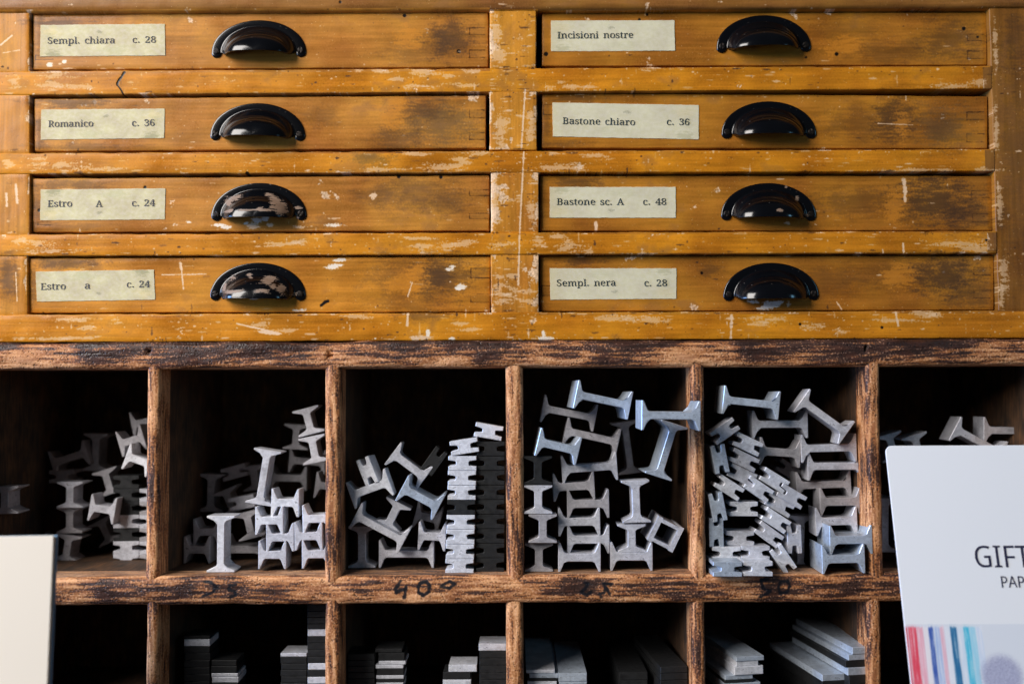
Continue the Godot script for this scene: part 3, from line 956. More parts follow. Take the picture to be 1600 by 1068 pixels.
# ---------------------------------------------------------------- lower shelf
func worn_band(v0: int, v1: int, sd: int, kind: int) -> void:
	# kind 0 top board, 1 shelf board, 2 dividers
	var ox := sd * 211
	var oy := sd * 97
	var mid := (v0 + v1) * 0.5
	for y in range(v0, v1):
		var t := (y - mid) / 24.0
		for x in sheet_w:
			var i := y * sheet_w + x
			var p := ((y + oy) & 1023) * 1024 + ((x + ox) & 1023)
			var p2 := ((y * 2 + oy * 3) & 1023) * 1024 + ((x + ox * 2) & 1023)
			var g := (n_grain[p2] - 128) / 128.0
			var s := (n_tear[((y * 3 + oy) & 1023) * 1024 + ((x + ox) & 1023)] - 128) / 128.0
			var b := (n_blot[p2] - 128) / 128.0
			var f := (n_fine[p] - 128) / 128.0
			var c := (n_chip[p2] - 128) / 128.0
			var bias := 0.0
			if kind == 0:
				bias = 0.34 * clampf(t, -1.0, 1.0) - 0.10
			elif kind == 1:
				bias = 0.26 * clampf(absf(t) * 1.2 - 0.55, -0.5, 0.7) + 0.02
			else:
				bias = 0.12
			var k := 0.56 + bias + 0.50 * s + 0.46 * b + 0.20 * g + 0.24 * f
			var col3: Color
			if k < 0.36:
				col3 = Color(0.19, 0.13, 0.11).lerp(Color(0.31, 0.215, 0.175), clampf(k / 0.36, 0.0, 1.0))
			elif k < 0.52:
				col3 = Color(0.31, 0.21, 0.165).lerp(Color(0.60, 0.38, 0.22), (k - 0.36) / 0.16)
			else:
				col3 = Color(0.60, 0.38, 0.22).lerp(Color(0.87, 0.65, 0.46), clampf((k - 0.52) / 0.5, 0.0, 1.0))
			col3 = col3.lerp(Color(0.40, 0.22, 0.155), clampf(0.5 * c, 0.0, 0.3))
			var h := 120.0 + 60.0 * clampf(0.5 - k, -0.6, 0.5) + 34.0 * s + 22.0 * f + 18.0 * g
			# fine dark cracks along the grain, pale torn fibres
			if absf(c) < 0.022:
				col3 = col3.lerp(Color(0.10, 0.06, 0.05), 0.55)
				h -= 40.0
			if f > 0.42 and k > 0.3:
				col3 = col3.lerp(Color(0.88, 0.70, 0.58), 0.5)
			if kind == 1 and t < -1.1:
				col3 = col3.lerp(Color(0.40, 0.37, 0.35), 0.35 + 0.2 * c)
			col[i * 3] = clampi(int(col3.r * 255.0), 0, 255)
			col[i * 3 + 1] = clampi(int(col3.g * 255.0), 0, 255)
			col[i * 3 + 2] = clampi(int(col3.b * 255.0), 0, 255)
			hgt[i] = clampi(int(h), 0, 255)
			rgh[i] = clampi(int(150.0 + 90.0 * (k - 0.4)), 80, 250)

func paint_shelf() -> void:
	new_sheet(WW, WH)
	worn_band(0, 171, 2, 0)
	worn_band(171, 342, 5, 1)
	worn_band(342, 512, 9, 2)
	# numbers inked on the shelf front
	var inked := Color(0.055, 0.06, 0.085)
	var sets := [
		[220.0, 890.0, 5.333, [[540, 100, 600, 112, 640, 142, 615, 178, 525, 215], [800, 125, 750, 130, 742, 165, 790, 178, 800, 205, 748, 222]]],
		[560.0, 890.0, 6.667, [[455, 120, 398, 195, 405, 225, 512, 190], [512, 170, 490, 280], [660, 140, 720, 125, 755, 160, 745, 225, 690, 255, 640, 225, 635, 175, 660, 140], [870, 170, 960, 125, 1015, 145, 960, 185, 900, 178]]],
		[820.0, 890.0, 5.714, [[545, 110, 578, 125, 550, 165, 512, 192, 565, 217, 608, 190], [790, 125, 712, 120, 738, 165, 715, 195, 672, 207, 695, 232], [738, 165, 765, 202]]],
		[1100.0, 890.0, 5.333, [[540, 85, 490, 90, 495, 145, 562, 168, 520, 195, 470, 217], [650, 100, 705, 95, 725, 135, 700, 180, 645, 185, 628, 140, 650, 100]]],
	]
	var x_left := at(-110, 919, 0.006).x
	var yc := at(800, 919, 0.0).y
	for s in sets:
		for pl in s[3]:
			var pts := []
			for k in range(0, pl.size(), 2):
				var w := at(s[0] + pl[k] / s[2], s[1] + pl[k + 1] / s[2], 0.005)
				pts.append(Vector2((w.x - x_left) / MM, 256.5 - (w.y - yc) / MM * 1.12))
			stroke(pts, 2.9, inked, 0.5, 0.45, 0.0, int(s[0]))
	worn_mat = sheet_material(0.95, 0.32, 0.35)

const DIV_X := [-45.0, 238.0, 519.5, 804.5, 1092.0, 1367.0, 1648.0]
const DIV_W := [24.0, 21.0, 25.0, 27.0, 21.0, 23.0, 24.0]
var floor_y := 0.0
var low_floor := 0.0

func two(front: ArrayMesh, back: ArrayMesh, shift: Vector3) -> ArrayMesh:
	var m := ArrayMesh.new()
	m.add_surface_from_arrays(Mesh.PRIMITIVE_TRIANGLES, front.surface_get_arrays(0))
	var arr := back.surface_get_arrays(0)
	var v: PackedVector3Array = arr[Mesh.ARRAY_VERTEX]
	for i in v.size():
		v[i] += shift
	arr[Mesh.ARRAY_VERTEX] = v
	m.add_surface_from_arrays(Mesh.PRIMITIVE_TRIANGLES, arr)
	m.surface_set_material(0, worn_mat)
	m.surface_set_material(1, inner_mat)
	return m

func build_shelf() -> void:
	var low_y := at(800, 1172, 0.0).y
	var org := Vector3(0, low_y, -0.1)
	var sh := thing("pigeonhole_shelf", org, "dark worn wooden pigeonhole shelf with rounded edges under the yellow cabinet", "shelf")
	var xl := at(-110, 800, 0.006).x
	var xr := at(1712, 800, 0.006).x
	var ys := [[553.0, 43.0, 85.0], [919.0, 44.0, 256.5], [1152.0, 40.0, 90.0]]
	var hole := [Vector3(at(235, 547, 0).x - xl, 0.0032, 0.0030), Vector3(at(516, 551, 0).x - xl, 0.0010, 0.0034), Vector3(at(1350, 546, 0).x - xl, 0.0028, 0.0028), Vector3(at(940, 549, 0).x - xl, 0.0020, 0.0016)]
	for k in 3:
		var y := at(800, ys[k][0], 0.0).y
		var th: float = ys[k][1] * MM
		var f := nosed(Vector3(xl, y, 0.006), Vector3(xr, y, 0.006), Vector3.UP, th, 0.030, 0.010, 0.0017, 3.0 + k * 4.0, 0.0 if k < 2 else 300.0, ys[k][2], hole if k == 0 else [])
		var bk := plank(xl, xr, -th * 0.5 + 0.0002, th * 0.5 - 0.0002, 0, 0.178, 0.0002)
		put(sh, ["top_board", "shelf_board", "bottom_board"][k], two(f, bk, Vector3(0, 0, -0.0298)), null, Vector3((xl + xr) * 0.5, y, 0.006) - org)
		if k == 1:
			floor_y = y + th * 0.5
		if k == 2:
			low_floor = y + th * 0.5
	var y1t := at(800, 566, 0).y
	var y1b := at(800, 906, 0).y
	var y2t := at(800, 934, 0).y
	var y2b := at(800, 1137, 0).y
	for k in DIV_X.size():
		for row in 2:
			var yt := y1t if row == 0 else y2t
			var yb := y1b if row == 0 else y2b
			var x := at(DIV_X[k], 740 if row == 0 else 1000, 0.004).x
			var th: float = DIV_W[k] * MM
			var zz := 0.0042 + 0.0006 * (k % 3)
			var f := nosed(Vector3(x, yb, zz), Vector3(x, yt, zz), Vector3.RIGHT, th, 0.028, 0.009, 0.0013, 20.0 + k * 5.0 + row * 2.0, (k * 2 + row) * 151.0, 427.0)
			var hh := (yt - yb) * 0.5
			var bk := plank(-th * 0.5 + 0.0002, th * 0.5 - 0.0002, -hh, hh, 0, 0.18, 0.0002)
			put(sh, "divider", two(f, bk, Vector3(0, 0, -0.0278)), null, Vector3(x, (yt + yb) * 0.5, zz) - org)
	var ya := low_y
	var yz := at(800, 533, 0).y
	put(sh, "back_panel", plank(xl, xr, ya, yz, 0, 0.01), inner_mat, plank_at(xl, xr, ya, yz, -0.1995) - org)

func build_counter() -> void:
	var m := StandardMaterial3D.new()
	m.albedo_texture = inner_mat.albedo_texture
	m.albedo_color = Color(0.8, 0.75, 0.7)
	m.roughness = 0.6
	m.uv1_triplanar = true
	m.uv1_scale = Vector3(3, 3, 3)
	var y := at(800, 1172, 0.0).y - 0.0005
	var o := put(self, "counter", plank(-0.75, 0.75, y - 0.03, y, 0, 0.6, 0.002), m, plank_at(-0.75, 0.75, y - 0.03, y, 0.26))
	o.set_meta("kind", "structure")
	counter_y = y
var counter_y := 0.0

# ---------------------------------------------------------------- metal spacers
const FL := 0.0264
const CLS := {22: 0.0133, 44: 0.0264, 66: 0.0396, 88: 0.0528}
var spacer := {}
var tones := {}
const ORG := {1: [0.0, 560.0], 2: [220.0, 560.0], 3: [510.0, 560.0], 4: [800.0, 560.0], 5: [1080.0, 560.0], 6: [1350.0, 560.0]}
const BAYS := {1: "the leftmost bay", 2: "the second bay", 3: "the third bay", 4: "the fourth bay", 5: "the fifth bay", 6: "the rightmost bay"}

func spacer_profile(cls: int) -> PackedVector2Array:
	var h: float = CLS[cls] * 0.5
	var g := FL * 0.5
	var q := []
	if cls == 22:
		var wt := g - 0.0072
		q = [Vector2(h, g), Vector2(h - 0.0037, g), Vector2(h - 0.0046, wt + 0.0010), Vector2(h - 0.0054, wt)]
	else:
		var wt := 0.0037 if cls != 88 else 0.0034
		q = [Vector2(h, g), Vector2(h - 0.0018, g), Vector2(h - 0.0042, wt + 0.0042), Vector2(h - 0.0053, wt + 0.0015), Vector2(h - 0.0070, wt + 0.0003), Vector2(h - 0.0085, wt)]
		if cls == 44:
			q = [Vector2(h, g), Vector2(h - 0.0018, g), Vector2(h - 0.0041, wt + 0.0038), Vector2(h - 0.0051, wt + 0.0012), Vector2(h - 0.0064, wt)]
	var out := PackedVector2Array()
	for p in q:                       # right top, going left (counter-clockwise)
		out.append(p)
	for k in range(q.size() - 1, -1, -1):
		out.append(Vector2(-q[k].x, q[k].y))
	for p in q:
		out.append(Vector2(-p.x, -p.y))
	for k in range(q.size() - 1, -1, -1):
		out.append(Vector2(q[k].x, -q[k].y))
	return out

func metal(base: float, tint: Color, rough: float, metallic: float, sd: int) -> StandardMaterial3D:
	var w := 256
	var im := Image.create(w, w, false, Image.FORMAT_RGB8)
	var ro := Image.create(w, w, false, Image.FORMAT_L8)
	for y in w:
		for x in w:
			var p := ((y * 2 + sd * 117) & 1023) * 1024 + ((x * 2 + sd * 71) & 1023)
			var b := (n_blot[p] - 128) / 128.0
			var f := (n_fine[p] - 128) / 128.0
			var c := (n_chip[p] - 128) / 128.0
			var k := base * (1.0 + 0.13 * b + 0.06 * f + 0.10 * c)
			k *= 1.0 - 0.14 * sm(0.25, 0.6, b + 0.5 * c)
			if c + f * 0.5 > 0.66:
				k *= 0.62
			if f > 0.62:
				k *= 1.25
			im.set_pixel(x, y, Color(tint.r * k, tint.g * k, tint.b * k))
			ro.set_pixel(x, y, Color.from_hsv(0, 0, clampf(rough * (1.0 + 0.3 * c + 0.2 * f), 0.05, 1.0)))
	var m := StandardMaterial3D.new()
	m.albedo_texture = ImageTexture.create_from_image(im)
	m.roughness = 1.0
	m.roughness_texture = ImageTexture.create_from_image(ro)
	m.roughness_texture_channel = BaseMaterial3D.TEXTURE_CHANNEL_GRAYSCALE
	m.metallic = metallic
	m.uv1_triplanar = true
	m.uv1_world_triplanar = true
	m.uv1_scale = Vector3(11, 11, 11)
	return m

func make_metal() -> void:
	for c in CLS:
		spacer[c] = prism(spacer_profile(c), 0.024, 0.00045)
		spacer[c + 1000] = prism(spacer_profile(c), 0.040, 0.00045)
	tones = {
		"pale": metal(0.92, Color(0.96, 0.97, 1.0), 0.42, 0.32, 1), "grey": metal(0.83, Color(0.96, 0.965, 1.0), 0.45, 0.32, 2),
		"dull grey": metal(0.69, Color(0.98, 0.965, 0.985), 0.5, 0.32, 3), "dark": metal(0.20, Color(0.96, 0.98, 1.0), 0.45, 0.5, 4), "bluish": metal(0.84, Color(0.88, 0.935, 1.0), 0.36, 0.4, 5)}

func zfloor(px: float, py: float) -> float:
	var d: Vector3 = cam_basis * Vector3(px - 800.0, 534.0 - py, -FPX)
	return cam_pos.z + d.z * ((floor_y - cam_pos.y) / d.y)

const SHAPE := {22: "squat notched", 44: "short H-shaped", 66: "medium I-shaped", 88: "long I-shaped"}

# axis ends x1,y1 - x2,y2 in the tracing of that bay (2.967 per pixel); z 99: standing on the bay's floor
func mp(bay: int, x1: float, y1: float, x2: float, y2: float, cls: int, z: float, tone: String, where: String, yaw := 0.0) -> Node3D:
	var s := 2.9667
	var o: Array = ORG[bay]
	var a := Vector2(o[0] + x1 / s, o[1] + y1 / s)
	var b := Vector2(o[0] + x2 / s, o[1] + y2 / s)
	var on_floor := z > 50.0
	var dir := (b - a).normalized()
	if on_floor:
		var low := maxf(a.y, b.y) + absf(dir.x) * 22.0
		z = zfloor((a.x + b.x) * 0.5, low)
	var pa := at(a.x, a.y, z)
	var pb := at(b.x, b.y, z)
	var n := MeshInstance3D.new()
	n.name = numbered("metal_spacer")
	n.mesh = spacer[cls + 1000 if tone == "bluish" else cls]
	n.material_override = tones[tone]
	add_child(n)
	var turn := Vector2(pb.x - pa.x, pb.y - pa.y).angle()
	n.position = (pa + pb) * 0.5
	n.basis = Basis(Vector3.UP, yaw) * Basis(Vector3.BACK, turn)
	if on_floor:
		var low_pt: float = absf(sin(turn)) * CLS[cls] * 0.5 + absf(cos(turn)) * FL * 0.5
		n.position.y = floor_y + low_pt + 0.0003
	tag(n, "%s %s spacer %s in %s" % [tone, SHAPE[cls], where, BAYS[bay]], "metal spacer", "metal spacers lying in the pigeonholes")
	return n

# notched block by its centre and the direction of its long flanges
func nb(bay: int, cx: float, cy: float, dx: float, dy: float, z: float, tone: String, where: String, yaw := 0.0) -> Node3D:
	var d := Vector2(dx, dy).normalized()
	var p := Vector2(-d.y, d.x) * 33.0
	return mp(bay, cx - p.x, cy - p.y, cx + p.x, cy + p.y, 22, z, tone, where, yaw)

func ordinal(k: int) -> String:
	return ["bottom", "second up", "third up", "fourth up", "fifth up", "sixth up", "seventh up", "eighth up", "ninth up"][k]

func bay_1() -> void:
	mp(1, 600, 309, 728, 280, 44, -0.10, "dull grey", "highest at the right")
	mp(1, 543, 400, 670, 360, 44, -0.075, "dull grey", "just below the highest")
	mp(1, 578, 450, 700, 492, 44, -0.055, "pale", "lying bright on the stack")
	mp(1, 443, 347, 437, 520, 66, -0.13, "dull grey", "standing at the back middle")
	mp(1, 395, 435, 240, 485, 66, -0.12, "dull grey", "tilted at the back left")
	mp(1, 283, 528, 283, 566, 22, -0.12, "dull grey", "lying flat above the standing pair")
	mp(1, 322, 570, 320, 693, 44, -0.08, "grey", "upper of the standing pair")
	mp(1, 320, 697, 320, 800, 44, -0.085, "dull grey", "lower of the standing pair")
	mp(1, 318, 822, 300, 935, 44, -0.085, "dull grey", "low beside the cream booklet")
	mp(1, 482, 522, 512, 622, 44, -0.10, "dull grey", "leaning against the dark stack")
	mp(1, 420, 690, 525, 707, 44, -0.07, "grey", "lying left of the notched stack")
	mp(1, 470, 770, 500, 830, 44, -0.13, "dull grey", "leaning at the back behind the pile")
	mp(1, 18, 590, 18, 722, 44, -0.03, "dull grey", "at the far left picture edge")
	mp(1, 150, 697, 150, 815, 44, -0.13, "dull grey", "standing at the far back left")
	var t := ["dark", "grey", "grey", "dark", "grey", "dark", "dark", "dark"]
	for k in 8:
		var y := 1000.0 - 61.0 * k
		var x := 600.0 if k == 0 else 583.0
		mp(1, x, y - 31, x, y + 29, 22, -0.06 if k == 0 else -0.085, t[k], "in the left stack, " + ordinal(k) + ",")
	for k in 7:
		var y := 1000.0 - 61.0 * k
		mp(1, 705, y - 31, 705, y + 29, 22, -0.085, ["grey", "dull grey"][k % 2], "in the half-hidden right stack, " + ordinal(k) + ",")

func bay_2() -> void:
	mp(2, 370, 723, 368, 992, 88, 99, "pale", "standing upright in front")
	mp(2, 545, 910, 672, 910, 44, -0.016, "grey", "bottom left of the right pile")
	mp(2, 747, 908, 874, 906, 44, -0.016, "grey", "bottom right by the divider")
	mp(2, 582, 830, 707, 828, 44, -0.016, "grey", "second row left of the pile")
	mp(2, 712, 825, 840, 822, 44, -0.016, "grey", "second row right of the pile")
	mp(2, 530, 752, 658, 750, 44, -0.016, "pale", "third row left of the pile")
	mp(2, 750, 745, 876, 740, 44, -0.016, "pale", "third row right by the divider")
	mp(2, 603, 667, 732, 670, 44, -0.022, "pale", "topmost of the front pile")
	mp(2, 586, 432, 547, 668, 88, -0.024, "grey", "leaning tall in the middle")
	mp(2, 762, 235, 790, 345, 44, -0.05, "grey", "highest at the right")
	mp(2, 790, 365, 812, 478, 44, -0.045, "grey", "second from the top right")
	mp(2, 722, 308, 715, 418, 44, -0.115, "dull grey", "behind the two highest")
	mp(2, 325, 540, 320, 705, 66, -0.12, "dull grey", "standing at the back left")
	nb(2, 430, 527, 100, -25, -0.12, "dull grey", "lying across the back")
	mp(2, 518, 505, 530, 600, 44, -0.13, "dull grey", "behind the leaning tall one")
	mp(2, 392, 622, 425, 702, 44, -0.115, "dull grey", "tilted at the back centre")
	nb(2, 466, 668, 60, -10, -0.09, "grey", "squeezed left of the leaning one")
	mp(2, 195, 885, 322, 885, 44, 99, "dull grey", "on the floor at the left wall")
	mp(2, 240, 805, 365, 803, 44, -0.07, "dull grey", "second layer at the left wall")
	mp(2, 487, 715, 515, 832, 44, -0.06, "dull grey", "tilted in the middle")
	mp(2, 395, 885, 560, 885, 66, -0.075, "dull grey", "lying low behind the middle")
	mp(2, 690, 470, 850, 482, 66, -0.14, "dull grey", "deep behind the right pile")
	mp(2, 600, 553, 765, 555, 66, -0.14, "dull grey", "deep behind the topmost front one")
	mp(2, 808, 585, 925, 600, 44, -0.09, "dull grey", "deep beside the right divider")

func bay_3() -> void:
	mp(3, 163, 782, 163, 972, 66, 99, "grey", "standing at the lower left")
	mp(3, 240, 907, 500, 907, 88, 99, "grey", "lying on the floor in the middle")
	mp(3, 135, 728, 357, 846, 88, -0.016, "grey", "slanting over the floor one")
	mp(3, 335, 670, 280, 780, 44, -0.03, "grey", "wedged under the brightest one")
	mp(3, 350, 600, 520, 690, 66, -0.006, "bluish", "brightest in the middle of the heap")
	mp(3, 312, 443, 452, 548, 66, -0.03, "grey", "slanting at the heap's top")
	nb(3, 498, 475, -75, 105, -0.03, "dark", "leaning on edge beside the stack")
	nb(3, 188, 522, 52, 125, -0.016, "pale", "standing on edge at the left", -0.12)
	mp(3, 113, 635, 288, 572, 66, -0.016, "pale", "tilted at the left wall")
	mp(3, 412, 722, 527, 752, 44, -0.064, "dull grey", "behind the brightest one")
	mp(3, 428, 822, 550, 828, 44, -0.025, "grey", "beside the foot of the pale stack")
	for k in 8:
		var y := 963.0 - 68.2 * k
		mp(3, 617 + k * 1.9, y - 34, 617 + k * 1.9, y + 33, 22, -0.008, "dark" if k == 4 else "pale", "in the pale stack, " + ordinal(k) + ",")
	nb(3, 639, 408, 133, -20, -0.008, "pale", "tilted on the pale stack's top")
	for k in 9:
		var y := 958.0 - 67.5 * k
		mp(3, 759 + k * 0.4, y - 33.5, 759 + k * 0.4, y + 33, 22, -0.012, "dark", "in the dark stack, " + ordinal(k) + ",")
	nb(3, 752, 338, 125, 22, -0.012, "pale", "tilted on the dark stack's top")

func bay_4() -> void:
	mp(4, 125, 857, 125, 990, 44, 99, "dull grey", "standing in left column, bottom one,")
	mp(4, 143, 722, 143, 855, 44, 0.0, "dull grey", "standing in left column, second up,")
	mp(4, 122, 587, 122, 720, 44, 0.0, "grey", "standing in left column, third up,")
	mp(4, 120, 452, 120, 585, 44, 0.0, "dark", "standing in left column, fourth up,")
	mp(4, 212, 925, 415, 925, 66, 99, "grey", "on the floor beside the left column")
	mp(4, 455, 920, 655, 920, 66, 99, "grey", "on the floor at the right")
	mp(4, 555, 768, 557, 898, 44, -0.012, "grey", "standing on the right floor one")
	mp(4, 572, 565, 580, 760, 66, -0.010, "grey", "standing highest of the right column")
	mp(4, 255, 840, 455, 838, 66, -0.014, "grey", "lying in the second layer")
	mp(4, 212, 758, 412, 755, 66, -0.014, "grey", "lying in the third layer")
	mp(4, 255, 675, 452, 672, 66, -0.014, "dull grey", "lying in the fourth layer")
	mp(4, 193, 598, 380, 588, 66, -0.016, "dull grey", "lying in the fifth layer")
	mp(4, 231, 516, 488, 497, 88, -0.016, "grey", "lying in the sixth layer")
	mp(4, 122, 385, 308, 430, 66, 0.004, "bluish", "bright and tilted at the left", 0.05)
	mp(4, 251, 335, 490, 388, 88, -0.03, "dull grey", "tilted in the seventh layer")
	mp(4, 145, 230, 383, 275, 88, -0.03, "dull grey", "dim below the top left one")
	mp(4, 297, 165, 550, 218, 88, 0.006, "bluish", "topmost at the left", 0.10)
	mp(4, 597, 262, 880, 266, 88, 0.045, "bluish", "jutting out at the top right", 0.02)
	mp(4, 755, 305, 680, 545, 88, -0.012, "bluish", "leaning below the jutting one", 0.05)
	mp(4, 520, 285, 555, 540, 88, -0.075, "dull grey", "standing dim behind the leaning one")
	frame_block()

func frame_block() -> void:
	var a := at(800 + 680 / 2.9667, 560 + 725 / 2.9667, -0.008)
	var b := at(800 + 800 / 2.9667, 560 + 785 / 2.9667, -0.008)
	var c := at(800 + 745 / 2.9667, 560 + 900 / 2.9667, -0.008)
	var d := at(800 + 628 / 2.9667, 560 + 845 / 2.9667, -0.008)
	var mid := (a + b + c + d) * 0.25
	var st := SurfaceTool.new()
	st.begin(Mesh.PRIMITIVE_TRIANGLES)
	var w := 0.0262
	var h := 0.0250
	var t := 0.0044
	# two side bars with flared ends joined by two cross bars, all one casting
	var out := PackedVector2Array([Vector2(-w, -h), Vector2(-w + 0.0085, -h), Vector2(-w + 0.0095, -h + 0.002), Vector2(w - 0.0095, -h + 0.002), Vector2(w - 0.0085, -h), Vector2(w, -h), Vector2(w, h), Vector2(w - 0.0085, h), Vector2(w - 0.0095, h - 0.002), Vector2(-w + 0.0095, h - 0.002), Vector2(-w + 0.0085, h), Vector2(-w, h)])
	for i in out.size():
		out[i] *= 0.5
	var iw := w * 0.5 - t
	var ih := h * 0.5 - t
	var inn := PackedVector2Array()
	for p in out:
		inn.append(Vector2(clampf(p.x * 3.0, -iw, iw), clampf(p.y * 3.0, -ih, ih)))
	inn[1].x = -iw * 0.5; inn[2].x = -iw * 0.3; inn[3].x = iw * 0.3; inn[4].x = iw * 0.5
	inn[7].x = iw * 0.5; inn[8].x = iw * 0.3; inn[9].x = -iw * 0.3; inn[10].x = -iw * 0.5
	var n := out.size()
	var dep := 0.05
	for i in n:
		var j := (i + 1) % n
		var o0 := Vector3(out[i].x, out[i].y, 0)
		var o1 := Vector3(out[j].x, out[j].y, 0)
		var i0 := Vector3(inn[i].x, inn[i].y, 0)
		var i1 := Vector3(inn[j].x, inn[j].y, 0)
		var bk := Vector3(0, 0, -dep)
		quad(st, o0, i0, i1, o1)
		quad(st, o0 + bk, o0, o1, o1 + bk)
		quad(st, i0, i0 + bk, i1 + bk, i1)
		quad(st, o1 + bk, i1 + bk, i0 + bk, o0 + bk)
	var m := put(self, numbered("frame_spacer"), st.commit(), tones["grey"], mid)
	m.rotation.z = Vector2(b.x - a.x, b.y - a.y).angle()
	tag(m, "grey hollow square metal frame tilted at lower right in the fourth bay", "metal spacer")

func bay_5() -> void:
	mp(5, 152, 190, 408, 218, 88, 0.004, "bluish", "topmost above the notched blocks")
	mp(5, 520, 198, 717, 340, 88, -0.008, "grey", "slanting at the top right")
	mp(5, 282, 305, 545, 303, 88, -0.018, "grey", "lying just below the topmost")
	mp(5, 322, 428, 505, 442, 66, -0.020, "dull grey", "lying right of the tilted blocks")
	mp(5, 515, 418, 765, 412, 88, -0.018, "grey", "in right pile, sixth layer up,")
	mp(5, 540, 500, 800, 498, 88, -0.020, "grey", "in right pile, fifth layer up,")
	mp(5, 490, 590, 742, 580, 88, -0.030, "dull grey", "in right pile, fourth layer up,")
	mp(5, 600, 665, 790, 662, 66, -0.018, "dull grey", "in right pile, third layer up,")
	mp(5, 575, 757, 775, 752, 66, -0.016, "grey", "in right pile, second layer up,")
	mp(5, 640, 842, 845, 838, 66, 0.006, "bluish", "jutting over the bottom right one")
	mp(5, 600, 935, 815, 930, 66, 99, "bluish", "on the floor at the right")
	mp(5, 512, 725, 508, 985, 88, -0.046, "grey", "standing behind the notched blocks")
	nb(5, 170, 980, 1, 0, 99, "bluish", "on the floor, left of two,")
	nb(5, 312, 978, 1, 0, 99, "pale", "on the floor, right of two,")
	nb(5, 165, 905, 1, 0, -0.004, "pale", "second layer, left of two,")
	nb(5, 300, 902, 1, 0, -0.004, "grey", "second layer, right of two,")
	nb(5, 118, 806, 2, 130, -0.004, "bluish", "upright at lower left corner")
	nb(5, 228, 833, 1, 0, -0.010, "grey", "lying in the third layer")
	nb(5, 245, 697, 1, 0, -0.008, "pale", "lying level in the middle left")
	nb(5, 125, 688, 25, 130, 0.0, "bluish", "leaning upright at the left")
	nb(5, 135, 465, 25, 130, 0.0, "bluish", "upright at upper left")
	nb(5, 157, 336, -115, 80, 0.0, "grey", "tilted highest of the blocks")
	nb(5, 265, 397, 125, 57, -0.004, "pale", "slanting second from the top")
	nb(5, 248, 470, 118, 56, -0.006, "grey", "slanting third from the top")
	nb(5, 238, 540, 120, 57, -0.008, "grey", "slanting fourth from the top")
	nb(5, 178, 598, 112, 70, -0.004, "pale", "slanting at the left middle")
	nb(5, 315, 605, 105, 70, -0.004, "pale", "slanting in the very centre")
	nb(5, 388, 565, 112, 68, -0.006, "pale", "slanting just right of centre")
	nb(5, 468, 638, 113, 65, -0.006, "grey", "slanting rightmost of the tilted row")
	nb(5, 412, 678, 113, 65, -0.008, "grey", "slanting under the rightmost tilted")
	nb(5, 395, 750, 115, 73, -0.006, "pale", "slanting low in the centre")
	nb(5, 362, 815, 105, 75, -0.010, "grey", "slanting lowest in the centre")
	nb(5, 428, 930, 78, 115, -0.004, "pale", "leaning steeply near the floor")
	nb(5, 480, 838, 4, 130, -0.010, "grey", "upright behind the steep one")
	nb(5, 458, 520, 110, 70, -0.066, "dull grey", "slanting behind the tilted row")

func bay_6() -> void:
	mp(6, 427, 326, 640, 440, 88, -0.05, "grey", "slanting at the top centre")
	mp(6, 572, 332, 790, 336, 88, -0.055, "grey", "lying at the top right")
	mp(6, 113, 347, 150, 470, 44, -0.055, "grey", "leaning at the top left")
	mp(6, 232, 352, 270, 475, 44, -0.055, "grey", "leaning second from the left")
	mp(6, 100, 640, 100, 905, 88, -0.055, "bluish", "standing at the left divider")
	mp(6, 260, 560, 470, 560, 66, -0.055, "grey", "lying in the hidden upper layer")
	mp(6, 640, 560, 640, 690, 44, -0.055, "grey", "standing in the hidden upper layer")
	mp(6, 300, 745, 300, 1000, 88, 99, "grey", "standing hidden on the floor")
	mp(6, 640, 745, 640, 1000, 88, 99, "grey", "standing hidden at the right")

# ---------------------------------------------------------------- flat strips in the lower row
var strip_mesh := {}
var low_tones := {}
# splits a bar into its freshly sawn front end and its tarnished body
func ends(m: ArrayMesh) -> ArrayMesh:
	var arr := m.surface_get_arrays(0)
	var v: PackedVector3Array = arr[Mesh.ARRAY_VERTEX]
	var nn: PackedVector3Array = arr[Mesh.ARRAY_NORMAL]
	var out := ArrayMesh.new()
	for side in 2:
		var st := SurfaceTool.new()
		st.begin(Mesh.PRIMITIVE_TRIANGLES)
		for i in range(0, v.size(), 3):
			if (nn[i].z > 0.3) == (side == 0):
				for k in 3:
					st.set_normal(nn[i + k])
					st.add_vertex(v[i + k])
		st.commit(out)
	return out

func strip(x0: float, x1: float, y0: float, y1: float, z: float, tone: String, label: String, yaw := 0.0) -> void:
	var long := 0.12 if x0 > 800.0 else 0.03
	var a := at(x0, y1, z)
	var b := at(x1, y0, z)
	var key := "%d_%d_%d" % [int(long * 1000.0), int(roundf((b.x - a.x) / 0.001)), int(roundf((b.y - a.y) / 0.0004))]
	if not strip_mesh.has(key):
		strip_mesh[key] = ends(plank(-(b.x - a.x) * 0.5, (b.x - a.x) * 0.5, -(b.y - a.y) * 0.5, (b.y - a.y) * 0.5, 0, long, 0.0004))
	var o := put(self, numbered("metal_strip"), strip_mesh[key], null, Vector3((a.x + b.x) * 0.5, (a.y + b.y) * 0.5, z))
	o.set_surface_override_material(0, tones[tone])
	o.set_surface_override_material(1, tones[tone])
	o.rotation.y = yaw
	tag(o, label, "metal strip", "flat metal strips stacked in the lower row")

func stack(bay: String, stack_name: String, z: float, yaw: float, layers: Array) -> void:
	var n := layers.size()
	for k in n:
		var l: Array = layers[k]
		var nth: String = ["top", "second", "third", "fourth", "fifth", "sixth", "seventh", "eighth", "ninth", "tenth", "eleventh", "twelfth", "thirteenth"][k]
		if k == n - 1:
			fill_down(bay, stack_name, z, yaw, l)
		strip(l[0], l[1], l[2], l[3], z + (l[5] if l.size() > 5 else 0.0), l[4], "%s flat strip, %s of %s, lower row's %s bay" % [l[4], nth, stack_name, bay], yaw)

